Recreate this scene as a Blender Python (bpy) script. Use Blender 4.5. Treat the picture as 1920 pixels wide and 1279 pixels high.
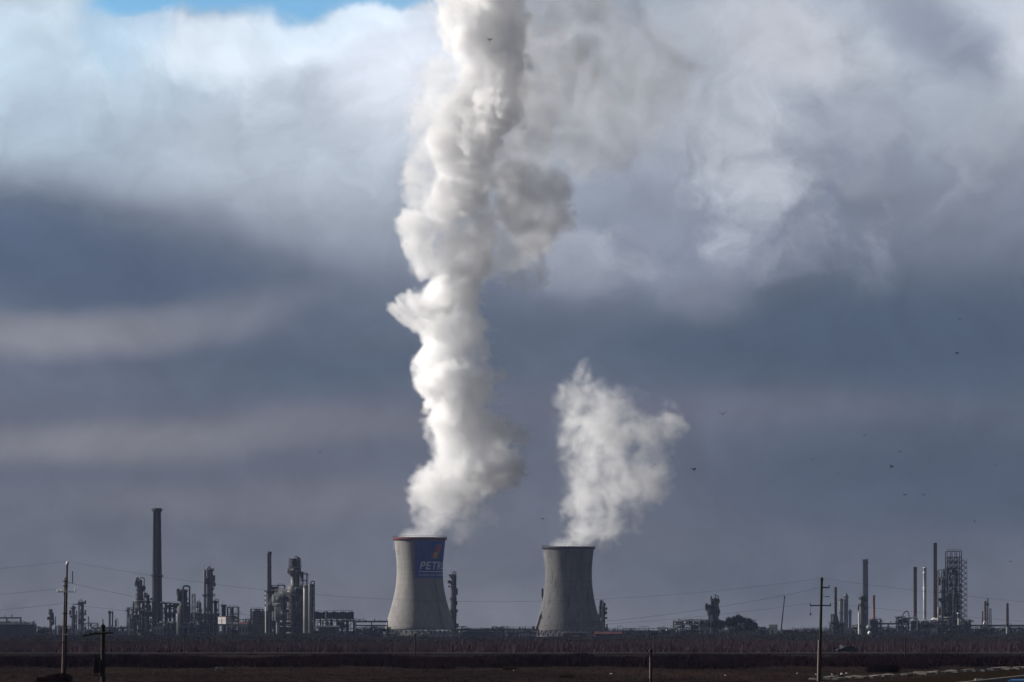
import bpy, math, random
import numpy as np
from mathutils import Vector, Matrix

for _o in list(bpy.data.objects):
    bpy.data.objects.remove(_o)
SC = bpy.context.scene
COL = SC.collection
R = math.radians

# ------------------------------------------------------------------ camera
CAM_H = 5.0            # eye height above the fields, metres
FPX = 7195.0           # focal length in pixels of the 1920 px wide frame
HOR = 1182.0           # pixel row of the horizon
cam_data = bpy.data.cameras.new("camera")
cam_data.sensor_width = 36.0
cam_data.lens = FPX / 1920.0 * 36.0
cam_data.shift_y = (HOR - 639.5) / 1920.0
cam_data.clip_start = 1.0
cam_data.clip_end = 60000.0
camera = bpy.data.objects.new("camera", cam_data)
camera.location = (0, 0, CAM_H)
camera.rotation_euler = (R(90), 0, 0)
COL.objects.link(camera)
SC.camera = camera

def at(px, py, Y):
    """the place at depth Y that the photograph shows at pixel px, py"""
    return Vector(((px - 960.0) / FPX * Y, Y, CAM_H + (HOR - py) / FPX * Y))
def gx(px, Y): return (px - 960.0) / FPX * Y
def gz(py, Y): return CAM_H + (HOR - py) / FPX * Y
def m(n, Y): return n * Y / FPX                 # n pixels in metres at depth Y
def ground_y(py): return CAM_H * FPX / (py - HOR)

# ------------------------------------------------------------------ render set-up
SC.render.engine = "CYCLES"
SC.view_settings.view_transform = "Standard"
SC.view_settings.look = "None"
EXPO = 0.5
SC.view_settings.exposure = EXPO
SC.view_settings.gamma = 1.0
SC.view_settings.use_curve_mapping = False
cy = SC.cycles
cy.use_denoising = True
cy.max_bounces = 12
cy.volume_bounces = 12
cy.diffuse_bounces = 3
cy.glossy_bounces = 2
cy.transparent_max_bounces = 16
cy.volume_step_rate = 2.0
cy.volume_max_steps = 512
cy.sample_clamp_indirect = 6.0

# ------------------------------------------------------------------ sun
SUN_AZ = R(-75.0)      # measured from the viewing direction (+Y), negative = left
SUN_EL = R(24.0)
sun_data = bpy.data.lights.new("sun", "SUN")
sun_data.energy = 5.0
sun_data.angle = R(0.5)
sun_data.color = (1.0, 0.955, 0.90)
sun = bpy.data.objects.new("sun", sun_data)
_to_sun = Vector((math.sin(SUN_AZ) * math.cos(SUN_EL), math.cos(SUN_AZ) * math.cos(SUN_EL), math.sin(SUN_EL)))
sun.rotation_euler = _to_sun.to_track_quat("Z", "Y").to_euler()
sun.location = _to_sun * 3000
COL.objects.link(sun)

def lin(r, g, b):
    """sRGB 0-255 to linear"""
    return tuple((c / 255 / 12.92) if c / 255 <= 0.04045 else ((c / 255 + 0.055) / 1.055) ** 2.4 for c in (r, g, b))
# ------------------------------------------------------------------ world: blue sky with a deck of cloud over most of it
world = bpy.data.worlds.new("World")
SC.world = world
world.use_nodes = True
WN, WL = world.node_tree.nodes, world.node_tree.links
WN.clear()
SKY_STRENGTH = 0.10
SKY_GAIN = 1.10 / 2 ** EXPO     # the colours below are as the camera shows them; the haze takes a little
def wn(t, **kw):
    n = WN.new(t)
    for k, v in kw.items(): setattr(n, k, v)
    return n
def wl(a, b): WL.new(a, b)
def wmath(op, a, b=None, clamp=False):
    n = wn("ShaderNodeMath", operation=op, use_clamp=clamp)
    for i, v in enumerate((a, b)):
        if v is None: continue
        if isinstance(v, (int, float)): n.inputs[i].default_value = v
        else: wl(v, n.inputs[i])
    return n.outputs[0]

tc = wn("ShaderNodeTexCoord")
sep = wn("ShaderNodeSeparateXYZ"); wl(tc.outputs["Generated"], sep.inputs[0])
az = wmath("ARCTAN2", sep.outputs[0], sep.outputs[1])          # bearing from north (+Y)
hyp = wmath("SQRT", wmath("ADD", wmath("MULTIPLY", sep.outputs[0], sep.outputs[0]), wmath("MULTIPLY", sep.outputs[1], sep.outputs[1])))
el = wmath("ARCTAN2", sep.outputs[2], hyp)                      # height above the horizon
comb = wn("ShaderNodeCombineXYZ"); wl(wmath("MULTIPLY", az, 10.0), comb.inputs[0]); wl(wmath("MULTIPLY", el, 10.0), comb.inputs[1])
AE = comb.outputs[0]                                            # (bearing, height) in tenths of a radian

def wnoise(vec, scale, detail, rough, dist=0.0, stretch=(1, 1, 1), off=(0, 0, 0)):
    mp = wn("ShaderNodeMapping"); mp.inputs["Scale"].default_value = stretch; mp.inputs["Location"].default_value = off
    wl(vec, mp.inputs[0])
    n = wn("ShaderNodeTexNoise"); n.inputs["Scale"].default_value = scale; n.inputs["Detail"].default_value = detail
    n.inputs["Roughness"].default_value = rough; n.inputs["Distortion"].default_value = dist
    wl(mp.outputs[0], n.inputs["Vector"])
    return n
# the cloud edges wander: bend the coordinates with noise
w1 = wnoise(AE, 1.6, 3.0, 0.55)
w2 = wnoise(AE, 6.0, 4.0, 0.6, off=(3, 7, 0))
def wvmath(op, a, b):
    n = wn("ShaderNodeVectorMath", operation=op)
    for i, v in enumerate((a, b)):
        if isinstance(v, tuple): n.inputs[i].default_value = v
        else: wl(v, n.inputs[i])
    return n.outputs[0]
bend = wvmath("ADD", wvmath("MULTIPLY", wvmath("SUBTRACT", w1.outputs["Color"], (.5, .5, .5)), (0.55, 0.30, 0)),
              wvmath("MULTIPLY", wvmath("SUBTRACT", w2.outputs["Color"], (.5, .5, .5)), (0.16, 0.12, 0)))
AEW = wvmath("ADD", AE, bend)
bend_soft = wvmath("MULTIPLY", wvmath("SUBTRACT", w1.outputs["Color"], (.5, .5, .5)), (0.40, 0.12, 0))
AES = wvmath("ADD", AE, bend_soft)

def sky_rgb(r, g, b):
    lr, lg, lb = lin(r, g, b); y = .3 * lr + .6 * lg + .1 * lb; k = (y / .24) ** .22      # a little more contrast, a little less violet
    return tuple(c * k * SKY_GAIN / SKY_STRENGTH for c in (lr * .97, lg * .985, lb * .975)) + (1,)
def wmix(fac, a, b):
    n = wn("ShaderNodeMix", data_type="RGBA")
    if isinstance(fac, float): n.inputs[0].default_value = fac
    else: wl(fac, n.inputs[0])
    for i, v in ((6, a), (7, b)):
        if isinstance(v, tuple): n.inputs[i].default_value = v
        else: wl(v, n.inputs[i])
    return n.outputs[2]

# overall deck: colour by height above the horizon
def apx(px): return math.atan((px - 960) / FPX) * 10
def epx(py): return math.atan((HOR - py) / FPX) * 10
ramp = wn("ShaderNodeValToRGB")
wl(wmath("DIVIDE", el, 0.5), ramp.inputs[0])
cr = ramp.color_ramp
stops = [(1182, (108, 109, 119)), (1000, (98, 102, 114)), (800, (94, 99, 113)), (600, (92, 101, 118)), (400, (118, 125, 139)),
         (200, (158, 165, 177)), (0, (165, 173, 186)), (-700, (96, 102, 114)), (-2200, (70, 74, 84))]
while len(cr.elements) < len(stops): cr.elements.new(0.5)
for e, (py, c) in zip(cr.elements, sorted(stops, key=lambda s: -s[0])):
    e.position = max(0.0, math.atan((HOR - py) / FPX) / 0.5); e.color = sky_rgb(*c)
colr = ramp.outputs[0]

# banks of cloud: where they lie (bearing, height), how far they reach, tilt, colour, how much
BANKS = [
 # px, py, rx, ry, tilt deg, rgb, amount, crisp
 (1700, 640, 1000, 210, 0, (70, 85, 106), .95, 0),
 (1800, 900, 800, 190, 0, (70, 82, 101), .9, 0),
 (1500, 1080, 700, 120, 0, (84, 92, 106), .7, 0),
 (1300, 770, 700, 55, 1, (100, 102, 116), .6, 0),
 (150, 510, 740, 180, -14, (76, 90, 113), .95, 0),
 (-60, 420, 460, 150, -10, (84, 100, 125), .75, 0),
 (620, 700, 600, 80, 3, (80, 92, 110), .85, 0),
 (120, 720, 400, 45, 0, (94, 102, 118), .7, 0),
 (130, 635, 520, 62, 3, (126, 126, 134), .95, 0),
 (420, 590, 260, 60, 12, (114, 118, 128), .6, 0),
 (200, 830, 620, 62, 2, (124, 122, 128), .8, 0),
 (650, 800, 330, 55, 0, (112, 112, 120), .6, 0),
 (520, 940, 560, 60, 0, (112, 111, 120), .7, 0),
 (60, 190, 700, 200, -8, (168, 185, 202), .85, 0),
 (560, 290, 540, 210, -10, (168, 176, 188), .9, 0),
 (700, 420, 330, 130, -10, (150, 157, 170), .6, 0),
 (140, 80, 460, 150, 0, (180, 198, 214), .85, 1),
 (500, 75, 380, 80, 2, (204, 213, 225), .95, 1),
 (640, 45, 260, 55, 0, (196, 209, 223), .7, 1),
 (760, 180, 210, 150, 0, (202, 206, 218), .85, 1),
 (1000, 110, 320, 220, 0, (198, 204, 216), .9, 1),
 (1090, 300, 330, 230, 0, (158, 165, 178), .7, 1),
 (1330, 110, 360, 170, 0, (160, 166, 177), .75, 1),
 (1480, 60, 300, 120, -10, (178, 181, 190), .8, 1),
 (1250, 270, 160, 110, 30, (166, 170, 180), .6, 1),
 (1590, 240, 150, 130, 0, (148, 153, 166), .8, 2),
 (1240, 390, 170, 190, 20, (142, 148, 162), .8, 1),
 (1180, 440, 340, 210, 0, (126, 133, 148), .75, 0),
 (1270, 510, 150, 100, -30, (128, 134, 149), .6, 1),
 (1420, 340, 200, 120, 0, (124, 131, 147), .6, 0),
 (1760, 60, 230, 90, -38, (122, 130, 147), .8, 0),
 (1925, 70, 110, 170, 10, (180, 184, 194), .85, 1),
 (1850, 330, 300, 90, 0, (120, 127, 143), .5, 1),
]
for px, py, rx, ry, tilt, rgb, amt, crisp in BANKS:
    mp = wn("ShaderNodeMapping", vector_type="TEXTURE")
    mp.inputs["Location"].default_value = (apx(px), epx(py), 0)
    mp.inputs["Rotation"].default_value = (0, 0, R(tilt))
    mp.inputs["Scale"].default_value = (rx / FPX * 10, ry / FPX * 10, 1)
    wl(AES if crisp == 0 else AEW, mp.inputs[0])
    g = wn("ShaderNodeTexGradient", gradient_type="SPHERICAL"); wl(mp.outputs[0], g.inputs[0])
    mr = wn("ShaderNodeMapRange", interpolation_type="SMOOTHSTEP")
    mr.inputs["From Min"].default_value = 0.0
    mr.inputs["From Max"].default_value = (0.85, 0.7, 0.45)[crisp]
    mr.inputs["To Max"].default_value = amt
    wl(g.outputs[1], mr.inputs[0])
    colr = wmix(mr.outputs[0], colr, sky_rgb(*rgb))

# torn wisps of drifting steam and cloud high on the right
def wisp(colr, seed_off, scale, lo, hi, region, rgb, amt):
    n = wnoise(AEW, scale, 8.0, 0.58, 0.15, off=seed_off)
    mr = wn("ShaderNodeMapRange", interpolation_type="SMOOTHSTEP"); mr.inputs["From Min"].default_value = lo; mr.inputs["From Max"].default_value = hi
    wl(n.outputs[0], mr.inputs[0])
    px, py, rx, ry = region
    mp = wn("ShaderNodeMapping", vector_type="TEXTURE"); mp.inputs["Location"].default_value = (apx(px), epx(py), 0); mp.inputs["Scale"].default_value = (rx / FPX * 10, ry / FPX * 10, 1)
    wl(AEW, mp.inputs[0])
    g = wn("ShaderNodeTexGradient", gradient_type="SPHERICAL"); wl(mp.outputs[0], g.inputs[0])
    m2 = wn("ShaderNodeMapRange", interpolation_type="SMOOTHSTEP"); m2.inputs["From Max"].default_value = .6; m2.inputs["To Max"].default_value = amt; wl(g.outputs[1], m2.inputs[0])
    return wmix(wmath("MULTIPLY", mr.outputs[0], m2.outputs[0]), colr, sky_rgb(*rgb))
colr = wisp(colr, (2.2, 5.1, 0), 2.6, .46, .66, (1330, 200, 700, 430), (182, 185, 194), .75)
colr = wisp(colr, (7.2, 1.1, 0), 2.2, .48, .70, (1450, 230, 800, 420), (112, 121, 139), .7)
colr = wisp(colr, (4.2, 9.1, 0), 2.0, .50, .75, (350, 160, 800, 330), (205, 214, 226), .5)
# mottling inside the deck
mo = wnoise(AE, 2.2, 6.0, 0.55, 0.4, stretch=(0.7, 1.6, 1), off=(1.3, 4.1, 0))
mor = wn("ShaderNodeMapRange"); mor.inputs["From Min"].default_value = 0.3; mor.inputs["From Max"].default_value = 0.7
mor.inputs["To Min"].default_value = 0.90; mor.inputs["To Max"].default_value = 1.10
wl(mo.outputs[0], mor.inputs[0])
mo2 = wnoise(AEW, 5.0, 6.0, 0.6, 0.6, off=(8, 2, 0))
mor2 = wn("ShaderNodeMapRange"); mor2.inputs["From Min"].default_value = 0.3; mor2.inputs["From Max"].default_value = 0.7
mor2.inputs["To Min"].default_value = 0.88; mor2.inputs["To Max"].default_value = 1.12
wl(mo2.outputs[0], mor2.inputs[0])
sc1 = wn("ShaderNodeVectorMath", operation="SCALE"); wl(colr, sc1.inputs[0]); wl(wmath("MULTIPLY", mor.outputs[0], mor2.outputs[0]), sc1.inputs["Scale"])

# holes in the deck where the blue shows
sky = wn("ShaderNodeTexSky", sky_type="NISHITA")
sky.sun_disc = False
sky.sun_elevation = SUN_EL
sky.sun_rotation = SUN_AZ
sky.air_density = 1.0; sky.dust_density = 0.0; sky.ozone_density = 3.0
hsv = wn("ShaderNodeHueSaturation"); hsv.inputs["Saturation"].default_value = 1.35; wl(sky.outputs[0], hsv.inputs["Color"])
cover = None
for px, py, rx, ry, tilt, amt in ((300, 0, 170, 52, 8, .9), (520, -36, 460, 72, 0, .9), (730, -8, 200, 44, -4, .8), (1010, 10, 140, 60, 0, .35), (250, 60, 160, 90, 20, .25)):
    mp = wn("ShaderNodeMapping", vector_type="TEXTURE")
    mp.inputs["Location"].default_value = (apx(px), epx(py), 0)
    mp.inputs["Rotation"].default_value = (0, 0, R(tilt))
    mp.inputs["Scale"].default_value = (rx / FPX * 10, ry / FPX * 10, 1)
    wl(AEW, mp.inputs[0])
    g = wn("ShaderNodeTexGradient", gradient_type="SPHERICAL"); wl(mp.outputs[0], g.inputs[0])
    mr = wn("ShaderNodeMapRange", interpolation_type="SMOOTHSTEP")
    mr.inputs["From Max"].default_value = 0.6; mr.inputs["To Max"].default_value = amt
    wl(g.outputs[1], mr.inputs[0])
    cover = mr.outputs[0] if cover is None else wmath("MAXIMUM", cover, mr.outputs[0])
final = wmix(cover, sc1.outputs[0], hsv.outputs[0])
bg = wn("ShaderNodeBackground"); bg.inputs["Strength"].default_value = SKY_STRENGTH
wl(final, bg.inputs[0])
wo = wn("ShaderNodeOutputWorld"); wl(bg.outputs[0], wo.inputs[0])
# ------------------------------------------------------------------ materials
def nodemat(name):
    mt = bpy.data.materials.new(name); mt.use_nodes = True
    nt = mt.node_tree; b = nt.nodes["Principled BSDF"]
    return mt, nt, b
def surf(name, c1, c2, rough=0.75, metal=0.0, scale=0.6, stretch=(1, 1, 1), c3=None, wear=0.0, bump=0.0, spec=0.12):
    """a weathered surface: two tones mixed by noise in the object's own metres, and optional worn patches"""
    mt, nt, b = nodemat(name)
    tcn = nt.nodes.new("ShaderNodeTexCoord")
    mp = nt.nodes.new("ShaderNodeMapping"); mp.inputs["Scale"].default_value = stretch
    nt.links.new(tcn.outputs["Object"], mp.inputs[0])
    n1 = nt.nodes.new("ShaderNodeTexNoise"); n1.inputs["Scale"].default_value = scale; n1.inputs["Detail"].default_value = 6; n1.inputs["Roughness"].default_value = 0.6
    nt.links.new(mp.outputs[0], n1.inputs["Vector"])
    rp = nt.nodes.new("ShaderNodeMapRange"); rp.inputs["From Min"].default_value = 0.35; rp.inputs["From Max"].default_value = 0.65
    nt.links.new(n1.outputs[0], rp.inputs[0])
    mx = nt.nodes.new("ShaderNodeMix"); mx.data_type = "RGBA"
    mx.inputs[6].default_value = (*c1, 1); mx.inputs[7].default_value = (*c2, 1)
    nt.links.new(rp.outputs[0], mx.inputs[0])
    out = mx.outputs[2]
    if c3 is not None:
        n2 = nt.nodes.new("ShaderNodeTexNoise"); n2.inputs["Scale"].default_value = scale * 2.7; n2.inputs["Detail"].default_value = 8; n2.inputs["Roughness"].default_value = 0.7
        nt.links.new(mp.outputs[0], n2.inputs["Vector"])
        r2 = nt.nodes.new("ShaderNodeMapRange"); r2.inputs["From Min"].default_value = 0.66 - wear * 0.3; r2.inputs["From Max"].default_value = 0.72 - wear * 0.2
        nt.links.new(n2.outputs[0], r2.inputs[0])
        m2 = nt.nodes.new("ShaderNodeMix"); m2.data_type = "RGBA"; m2.inputs[7].default_value = (*c3, 1)
        nt.links.new(r2.outputs[0], m2.inputs[0]); nt.links.new(out, m2.inputs[6]); out = m2.outputs[2]
    nt.links.new(out, b.inputs["Base Color"])
    b.inputs["Roughness"].default_value = rough; b.inputs["Metallic"].default_value = metal
    b.inputs["Specular IOR Level"].default_value = spec
    if bump:
        bp = nt.nodes.new("ShaderNodeBump"); bp.inputs["Strength"].default_value = bump; bp.inputs["Distance"].default_value = 0.2
        nt.links.new(n1.outputs[0], bp.inputs["Height"]); nt.links.new(bp.outputs[0], b.inputs["Normal"])
    return mt
M = {}
def cast_rings(mt, amount=.10, spacing=1.5):
    """pale and dark rings left by the climbing shuttering, and damp streaks running down"""
    nt = mt.node_tree; b = nt.nodes["Principled BSDF"]
    src = b.inputs["Base Color"].links[0].from_socket
    tcn = nt.nodes.new("ShaderNodeTexCoord")
    def nz(stretch, scale, det):
        mp = nt.nodes.new("ShaderNodeMapping"); mp.inputs["Scale"].default_value = stretch; nt.links.new(tcn.outputs["Object"], mp.inputs[0])
        n = nt.nodes.new("ShaderNodeTexNoise"); n.inputs["Scale"].default_value = scale; n.inputs["Detail"].default_value = det; n.inputs["Roughness"].default_value = .7
        nt.links.new(mp.outputs[0], n.inputs["Vector"]); return n.outputs[0]
    def rng(v, a0, a1, lo, hi):
        r = nt.nodes.new("ShaderNodeMapRange"); r.inputs["From Min"].default_value = a0; r.inputs["From Max"].default_value = a1; r.inputs["To Min"].default_value = lo; r.inputs["To Max"].default_value = hi
        nt.links.new(v, r.inputs[0]); return r.outputs[0]
    f1 = rng(nz((.004, .004, 1 / spacing), 1.0, 3), .35, .65, 1 - amount, 1 + amount)
    f2 = rng(nz((.55, .55, .012), 1.0, 6), .35, .7, 1.10, .80)
    ml = nt.nodes.new("ShaderNodeMath"); ml.operation = "MULTIPLY"; nt.links.new(f1, ml.inputs[0]); nt.links.new(f2, ml.inputs[1])
    sc = nt.nodes.new("ShaderNodeVectorMath"); sc.operation = "SCALE"; nt.links.new(src, sc.inputs[0]); nt.links.new(ml.outputs[0], sc.inputs["Scale"])
    nt.links.new(sc.outputs[0], b.inputs["Base Color"])
M["concrete"] = surf("tower_concrete", (.19, .18, .172), (.24, .228, .214), .9, scale=.12, stretch=(1, 1, .22), c3=(.175, .168, .16), wear=.3, bump=.15)
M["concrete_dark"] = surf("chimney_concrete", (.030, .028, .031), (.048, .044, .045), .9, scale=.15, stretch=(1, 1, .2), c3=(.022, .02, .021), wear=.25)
M["concrete_grey"] = surf("grey_tower_concrete", (.088, .085, .086), (.125, .12, .116), .9, scale=.12, stretch=(1, 1, .18), c3=(.058, .057, .056), wear=.45, bump=.15)
M["pole_concrete"] = surf("pole_concrete", (.20, .155, .145), (.30, .24, .22), .85, scale=.8, stretch=(1, 1, .3), c3=(.2, .12, .10), wear=.3)
M["pole_stub"] = surf("stained_pole_concrete", (.12, .085, .08), (.20, .15, .14), .9, scale=.8, stretch=(1, 1, .3), c3=(.06, .035, .03), wear=.4)
M["pole_wood"] = surf("tarred_wood", (.022, .018, .016), (.04, .032, .026), .9, scale=3, stretch=(1, 1, .1))
M["steel"] = surf("grey_steel", (.05, .052, .058), (.085, .088, .095), .6, .3, scale=.4, c3=(.09, .05, .035), wear=.2)
M["steel_dark"] = surf("dark_steel", (.016, .016, .019), (.03, .03, .034), .65, .2, scale=.4, c3=(.07, .04, .03), wear=.2)
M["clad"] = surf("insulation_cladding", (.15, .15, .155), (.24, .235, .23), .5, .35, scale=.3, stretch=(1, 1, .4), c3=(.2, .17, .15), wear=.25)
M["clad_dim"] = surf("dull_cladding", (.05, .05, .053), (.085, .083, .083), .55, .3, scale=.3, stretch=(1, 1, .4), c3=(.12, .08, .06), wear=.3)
M["white"] = surf("white_paint", (.74, .73, .71), (.82, .81, .79), .55, scale=.4, c3=(.5, .45, .4), wear=.1)
M["rust"] = surf("rusty_red_paint", (.09, .03, .024), (.14, .045, .034), .8, scale=.35, stretch=(1, 1, .3), c3=(.07, .03, .025), wear=.3)
M["rust_dark"] = surf("sooty_red_paint", (.028, .011, .011), (.05, .017, .015), .85, scale=.35, stretch=(1, 1, .3), c3=(.015, .01, .01), wear=.3)
M["orange"] = surf("faded_orange_paint", (.22, .08, .04), (.30, .12, .06), .75, scale=.4, c3=(.2, .09, .05), wear=.2)
M["pipe"] = surf("galvanised_pipe", (.16, .16, .165), (.26, .26, .26), .45, .5, scale=.5, c3=(.2, .12, .08), wear=.2)
M["brick"] = surf("red_brick", (.055, .022, .020), (.08, .030, .026), .9, scale=.8, c3=(.12, .05, .04), wear=.3)
M["roof_dark"] = surf("dark_roofing", (.04, .038, .04), (.065, .06, .06), .85, scale=.5)
M["plaster"] = surf("pale_plaster", (.34, .33, .33), (.44, .43, .42), .85, scale=.4, c3=(.35, .32, .3), wear=.2)
M["tank"] = surf("tank_paint", (.045, .047, .055), (.065, .068, .078), .7, scale=.15, stretch=(1, 1, .3), c3=(.09, .06, .05), wear=.2)
M["glass"] = surf("dark_glass", (.02, .022, .026), (.03, .032, .036), .15, scale=.3, spec=.6)
M["rim_red"] = surf("red_rim_paint", (.10, .026, .028), (.14, .035, .034), .8, scale=.3, c3=(.1, .035, .03), wear=.3)
M["sign_blue"] = surf("sign_blue_paint", (.013, .058, .27), (.018, .072, .32), .7, scale=.2)
M["sign_white"] = surf("sign_white_paint", (.60, .61, .65), (.68, .68, .71), .7, scale=.5)
M["sign_orange"] = surf("sign_orange_paint", (.55, .26, .05), (.62, .31, .06), .7, scale=.5)
M["sign_grey"] = surf("sign_grey_paint", (.16, .16, .18), (.22, .21, .23), .7, scale=.5)
M["sign_red"] = surf("sign_red_paint", (.42, .09, .05), (.50, .11, .06), .7, scale=.5)

for _k in ("concrete", "concrete_grey"): cast_rings(M[_k])
for _k in ("sign_blue", "sign_white", "sign_orange", "sign_red", "sign_grey"): cast_rings(M[_k], .14)
# ------------------------------------------------------------------ mesh building
class MB:
    """collects simple shapes and links them as one mesh object"""
    def __init__(s): s.v = []; s.f = []; s.sm = []
    def add(s, vs, fs, smooth=False):
        o = len(s.v); s.v += [tuple(p) for p in vs]; s.f += [tuple(i + o for i in f) for f in fs]; s.sm += [smooth] * len(fs); return s
    def box(s, x0, y0, z0, x1, y1, z1):
        return s.add([(x0, y0, z0), (x1, y0, z0), (x1, y1, z0), (x0, y1, z0), (x0, y0, z1), (x1, y0, z1), (x1, y1, z1), (x0, y1, z1)],
                     [(0, 3, 2, 1), (4, 5, 6, 7), (0, 1, 5, 4), (1, 2, 6, 5), (2, 3, 7, 6), (3, 0, 4, 7)])
    def cbox(s, c, sx, sy, sz): return s.box(c[0] - sx / 2, c[1] - sy / 2, c[2] - sz / 2, c[0] + sx / 2, c[1] + sy / 2, c[2] + sz / 2)
    def bar(s, a, b, r0, r1=None, n=6, smooth=True, cap=True):
        a = Vector(a); b = Vector(b); r1 = r0 if r1 is None else r1
        d = (b - a)
        if d.length < 1e-6: return s
        d.normalize(); u = d.orthogonal().normalized(); w = d.cross(u)
        vs = []
        for c, r in ((a, r0), (b, r1)):
            for k in range(n):
                t = 2 * math.pi * (k + .5) / n; vs.append(c + (u * math.cos(t) + w * math.sin(t)) * r)
        fs = [(k, (k + 1) % n, n + (k + 1) % n, n + k) for k in range(n)]
        s.add(vs, fs, smooth)
        if cap: s.add(vs[:n], [tuple(range(n - 1, -1, -1))]); s.add(vs[n:], [tuple(range(n))])
        return s
    def tube(s, pts, r, n=6):
        pts = [Vector(p) for p in pts]
        rings = []
        u = None
        for i, p in enumerate(pts):
            d = (pts[min(i + 1, len(pts) - 1)] - pts[max(i - 1, 0)]).normalized()
            if u is None: u = d.orthogonal().normalized()
            u = (u - d * u.dot(d)).normalized(); w = d.cross(u)
            rr = r[i] if isinstance(r, (list, tuple)) else r
            rings.append([p + (u * math.cos(2 * math.pi * k / n) + w * math.sin(2 * math.pi * k / n)) * rr for k in range(n)])
        vs = [q for g in rings for q in g]; fs = []
        for i in range(len(pts) - 1):
            for k in range(n): fs.append((i * n + k, i * n + (k + 1) % n, (i + 1) * n + (k + 1) % n, (i + 1) * n + k))
        s.add(vs, fs, True); s.add(rings[0], [tuple(range(n - 1, -1, -1))]); s.add(rings[-1], [tuple(range(n))])
        return s
    def lathe(s, prof, n=24, c=(0, 0), smooth=True, closed=False):
        """prof: list of (radius, z); revolved round the vertical through c"""
        vs = []; fs = []
        for r, z in prof:
            for k in range(n):
                t = 2 * math.pi * k / n; vs.append((c[0] + r * math.cos(t), c[1] + r * math.sin(t), z))
        L = len(prof)
        for i in range(L - 1 + (1 if closed else 0)):
            j = (i + 1) % L
            for k in range(n): fs.append((i * n + k, i * n + (k + 1) % n, j * n + (k + 1) % n, j * n + k))
        s.add(vs, fs, smooth)
        return s
    def drum(s, c, r, z0, z1, dome=.35, n=20, under=False):
        """upright vessel with a domed head"""
        p = [(r, z0)]
        if under: p = [(.02, z0 - r * dome)] + [(r * math.sin(t), z0 - r * dome * math.cos(t)) for t in (.5, .9, 1.25)] + [(r, z0)]
        zt = z1 - r * dome
        p += [(r, zt)] + [(r * math.cos(t), zt + r * dome * math.sin(t)) for t in (.35, .7, 1.1, 1.4)] + [(.02, z1)]
        return s.lathe(p, n, c)
    def hdrum(s, a, b, r, n=16):
        a = Vector(a); b = Vector(b); d = (b - a).normalized()
        return s.tube([a - d * r * .45, a - d * r * .38, a - d * r * .2, a, b, b + d * r * .2, b + d * r * .38, b + d * r * .45], [r * .05, r * .5, r * .85, r, r, r * .85, r * .5, r * .05], n)
    def ball(s, c, r, n=16):
        return s.lathe([(max(.02, r * math.sin(t)), c[2] - r * math.cos(t)) for t in [math.pi * i / 10 for i in range(11)]], n, (c[0], c[1]))
    def build(s, name, mat, parent=None, loc=None):
        me = bpy.data.meshes.new(name)
        me.from_pydata(s.v, [], s.f); me.materials.append(M[mat] if isinstance(mat, str) else mat)
        me.polygons.foreach_set("use_smooth", s.sm)
        me.update()
        o = bpy.data.objects.new(name, me); COL.objects.link(o)
        if parent is not None: o.parent = parent
        if loc is not None: o.location = loc
        return o
def tag(o, label=None, cat=None, group=None, kind=None):
    if label: o["label"] = label
    if cat: o["category"] = cat
    if group: o["group"] = group
    if kind: o["kind"] = kind
    return o
def thing(name, loc, label, cat, group=None, rz=0.0):
    o = bpy.data.objects.new(name, None); o.empty_display_size = 1.0; COL.objects.link(o)
    o.location = loc; o.rotation_euler = (0, 0, rz)
    return tag(o, label, cat, group, "thing")
def copy_tree(o, parent=None):
    c = o.copy(); COL.objects.link(c)
    if parent is not None: c.parent = parent
    for ch in list(o.children): copy_tree(ch, c)
    return c
# ------------------------------------------------------------------ ground
def ground_mat():
    mt, nt, b = nodemat("dark_winter_field")
    tcn = nt.nodes.new("ShaderNodeTexCoord")
    def nz(scale, stretch, det=8, rough=.65):
        mp = nt.nodes.new("ShaderNodeMapping"); mp.inputs["Scale"].default_value = stretch
        nt.links.new(tcn.outputs["Object"], mp.inputs[0])
        n = nt.nodes.new("ShaderNodeTexNoise"); n.inputs["Scale"].default_value = scale; n.inputs["Detail"].default_value = det; n.inputs["Roughness"].default_value = rough
        nt.links.new(mp.outputs[0], n.inputs["Vector"]); return n.outputs[0]
    def mix(f, a, b2, lo=.4, hi=.6):
        r = nt.nodes.new("ShaderNodeMapRange"); r.inputs["From Min"].default_value = lo; r.inputs["From Max"].default_value = hi
        nt.links.new(f, r.inputs[0])
        x = nt.nodes.new("ShaderNodeMix"); x.data_type = "RGBA"; nt.links.new(r.outputs[0], x.inputs[0])
        for i, v in ((6, a), (7, b2)):
            if isinstance(v, tuple): x.inputs[i].default_value = (*v, 1)
            else: nt.links.new(v, x.inputs[i])
        return x.outputs[2]
    c = mix(nz(.05, (1, .25, 1)), (.014, .010, .011), (.028, .020, .018))
    c = mix(nz(.6, (1, .2, 1)), c, (.042, .027, .020), .5, .75)
    c = mix(nz(.015, (1, .3, 1)), c, (.011, .0085, .009), .45, .65)
    nt.links.new(c, b.inputs["Base Color"])
    b.inputs["Roughness"].default_value = 1.0; b.inputs["Specular IOR Level"].default_value = 0.0
    return mt
g = MB()
S = 14000.0
g.add([(-S, -300, 0), (S, -300, 0), (S, 25000, 0), (-S, 25000, 0)], [(0, 1, 2, 3)])
ground = g.build("ground", ground_mat()); tag(ground, "flat dark winter fields reaching to the horizon", kind="structure")
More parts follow.
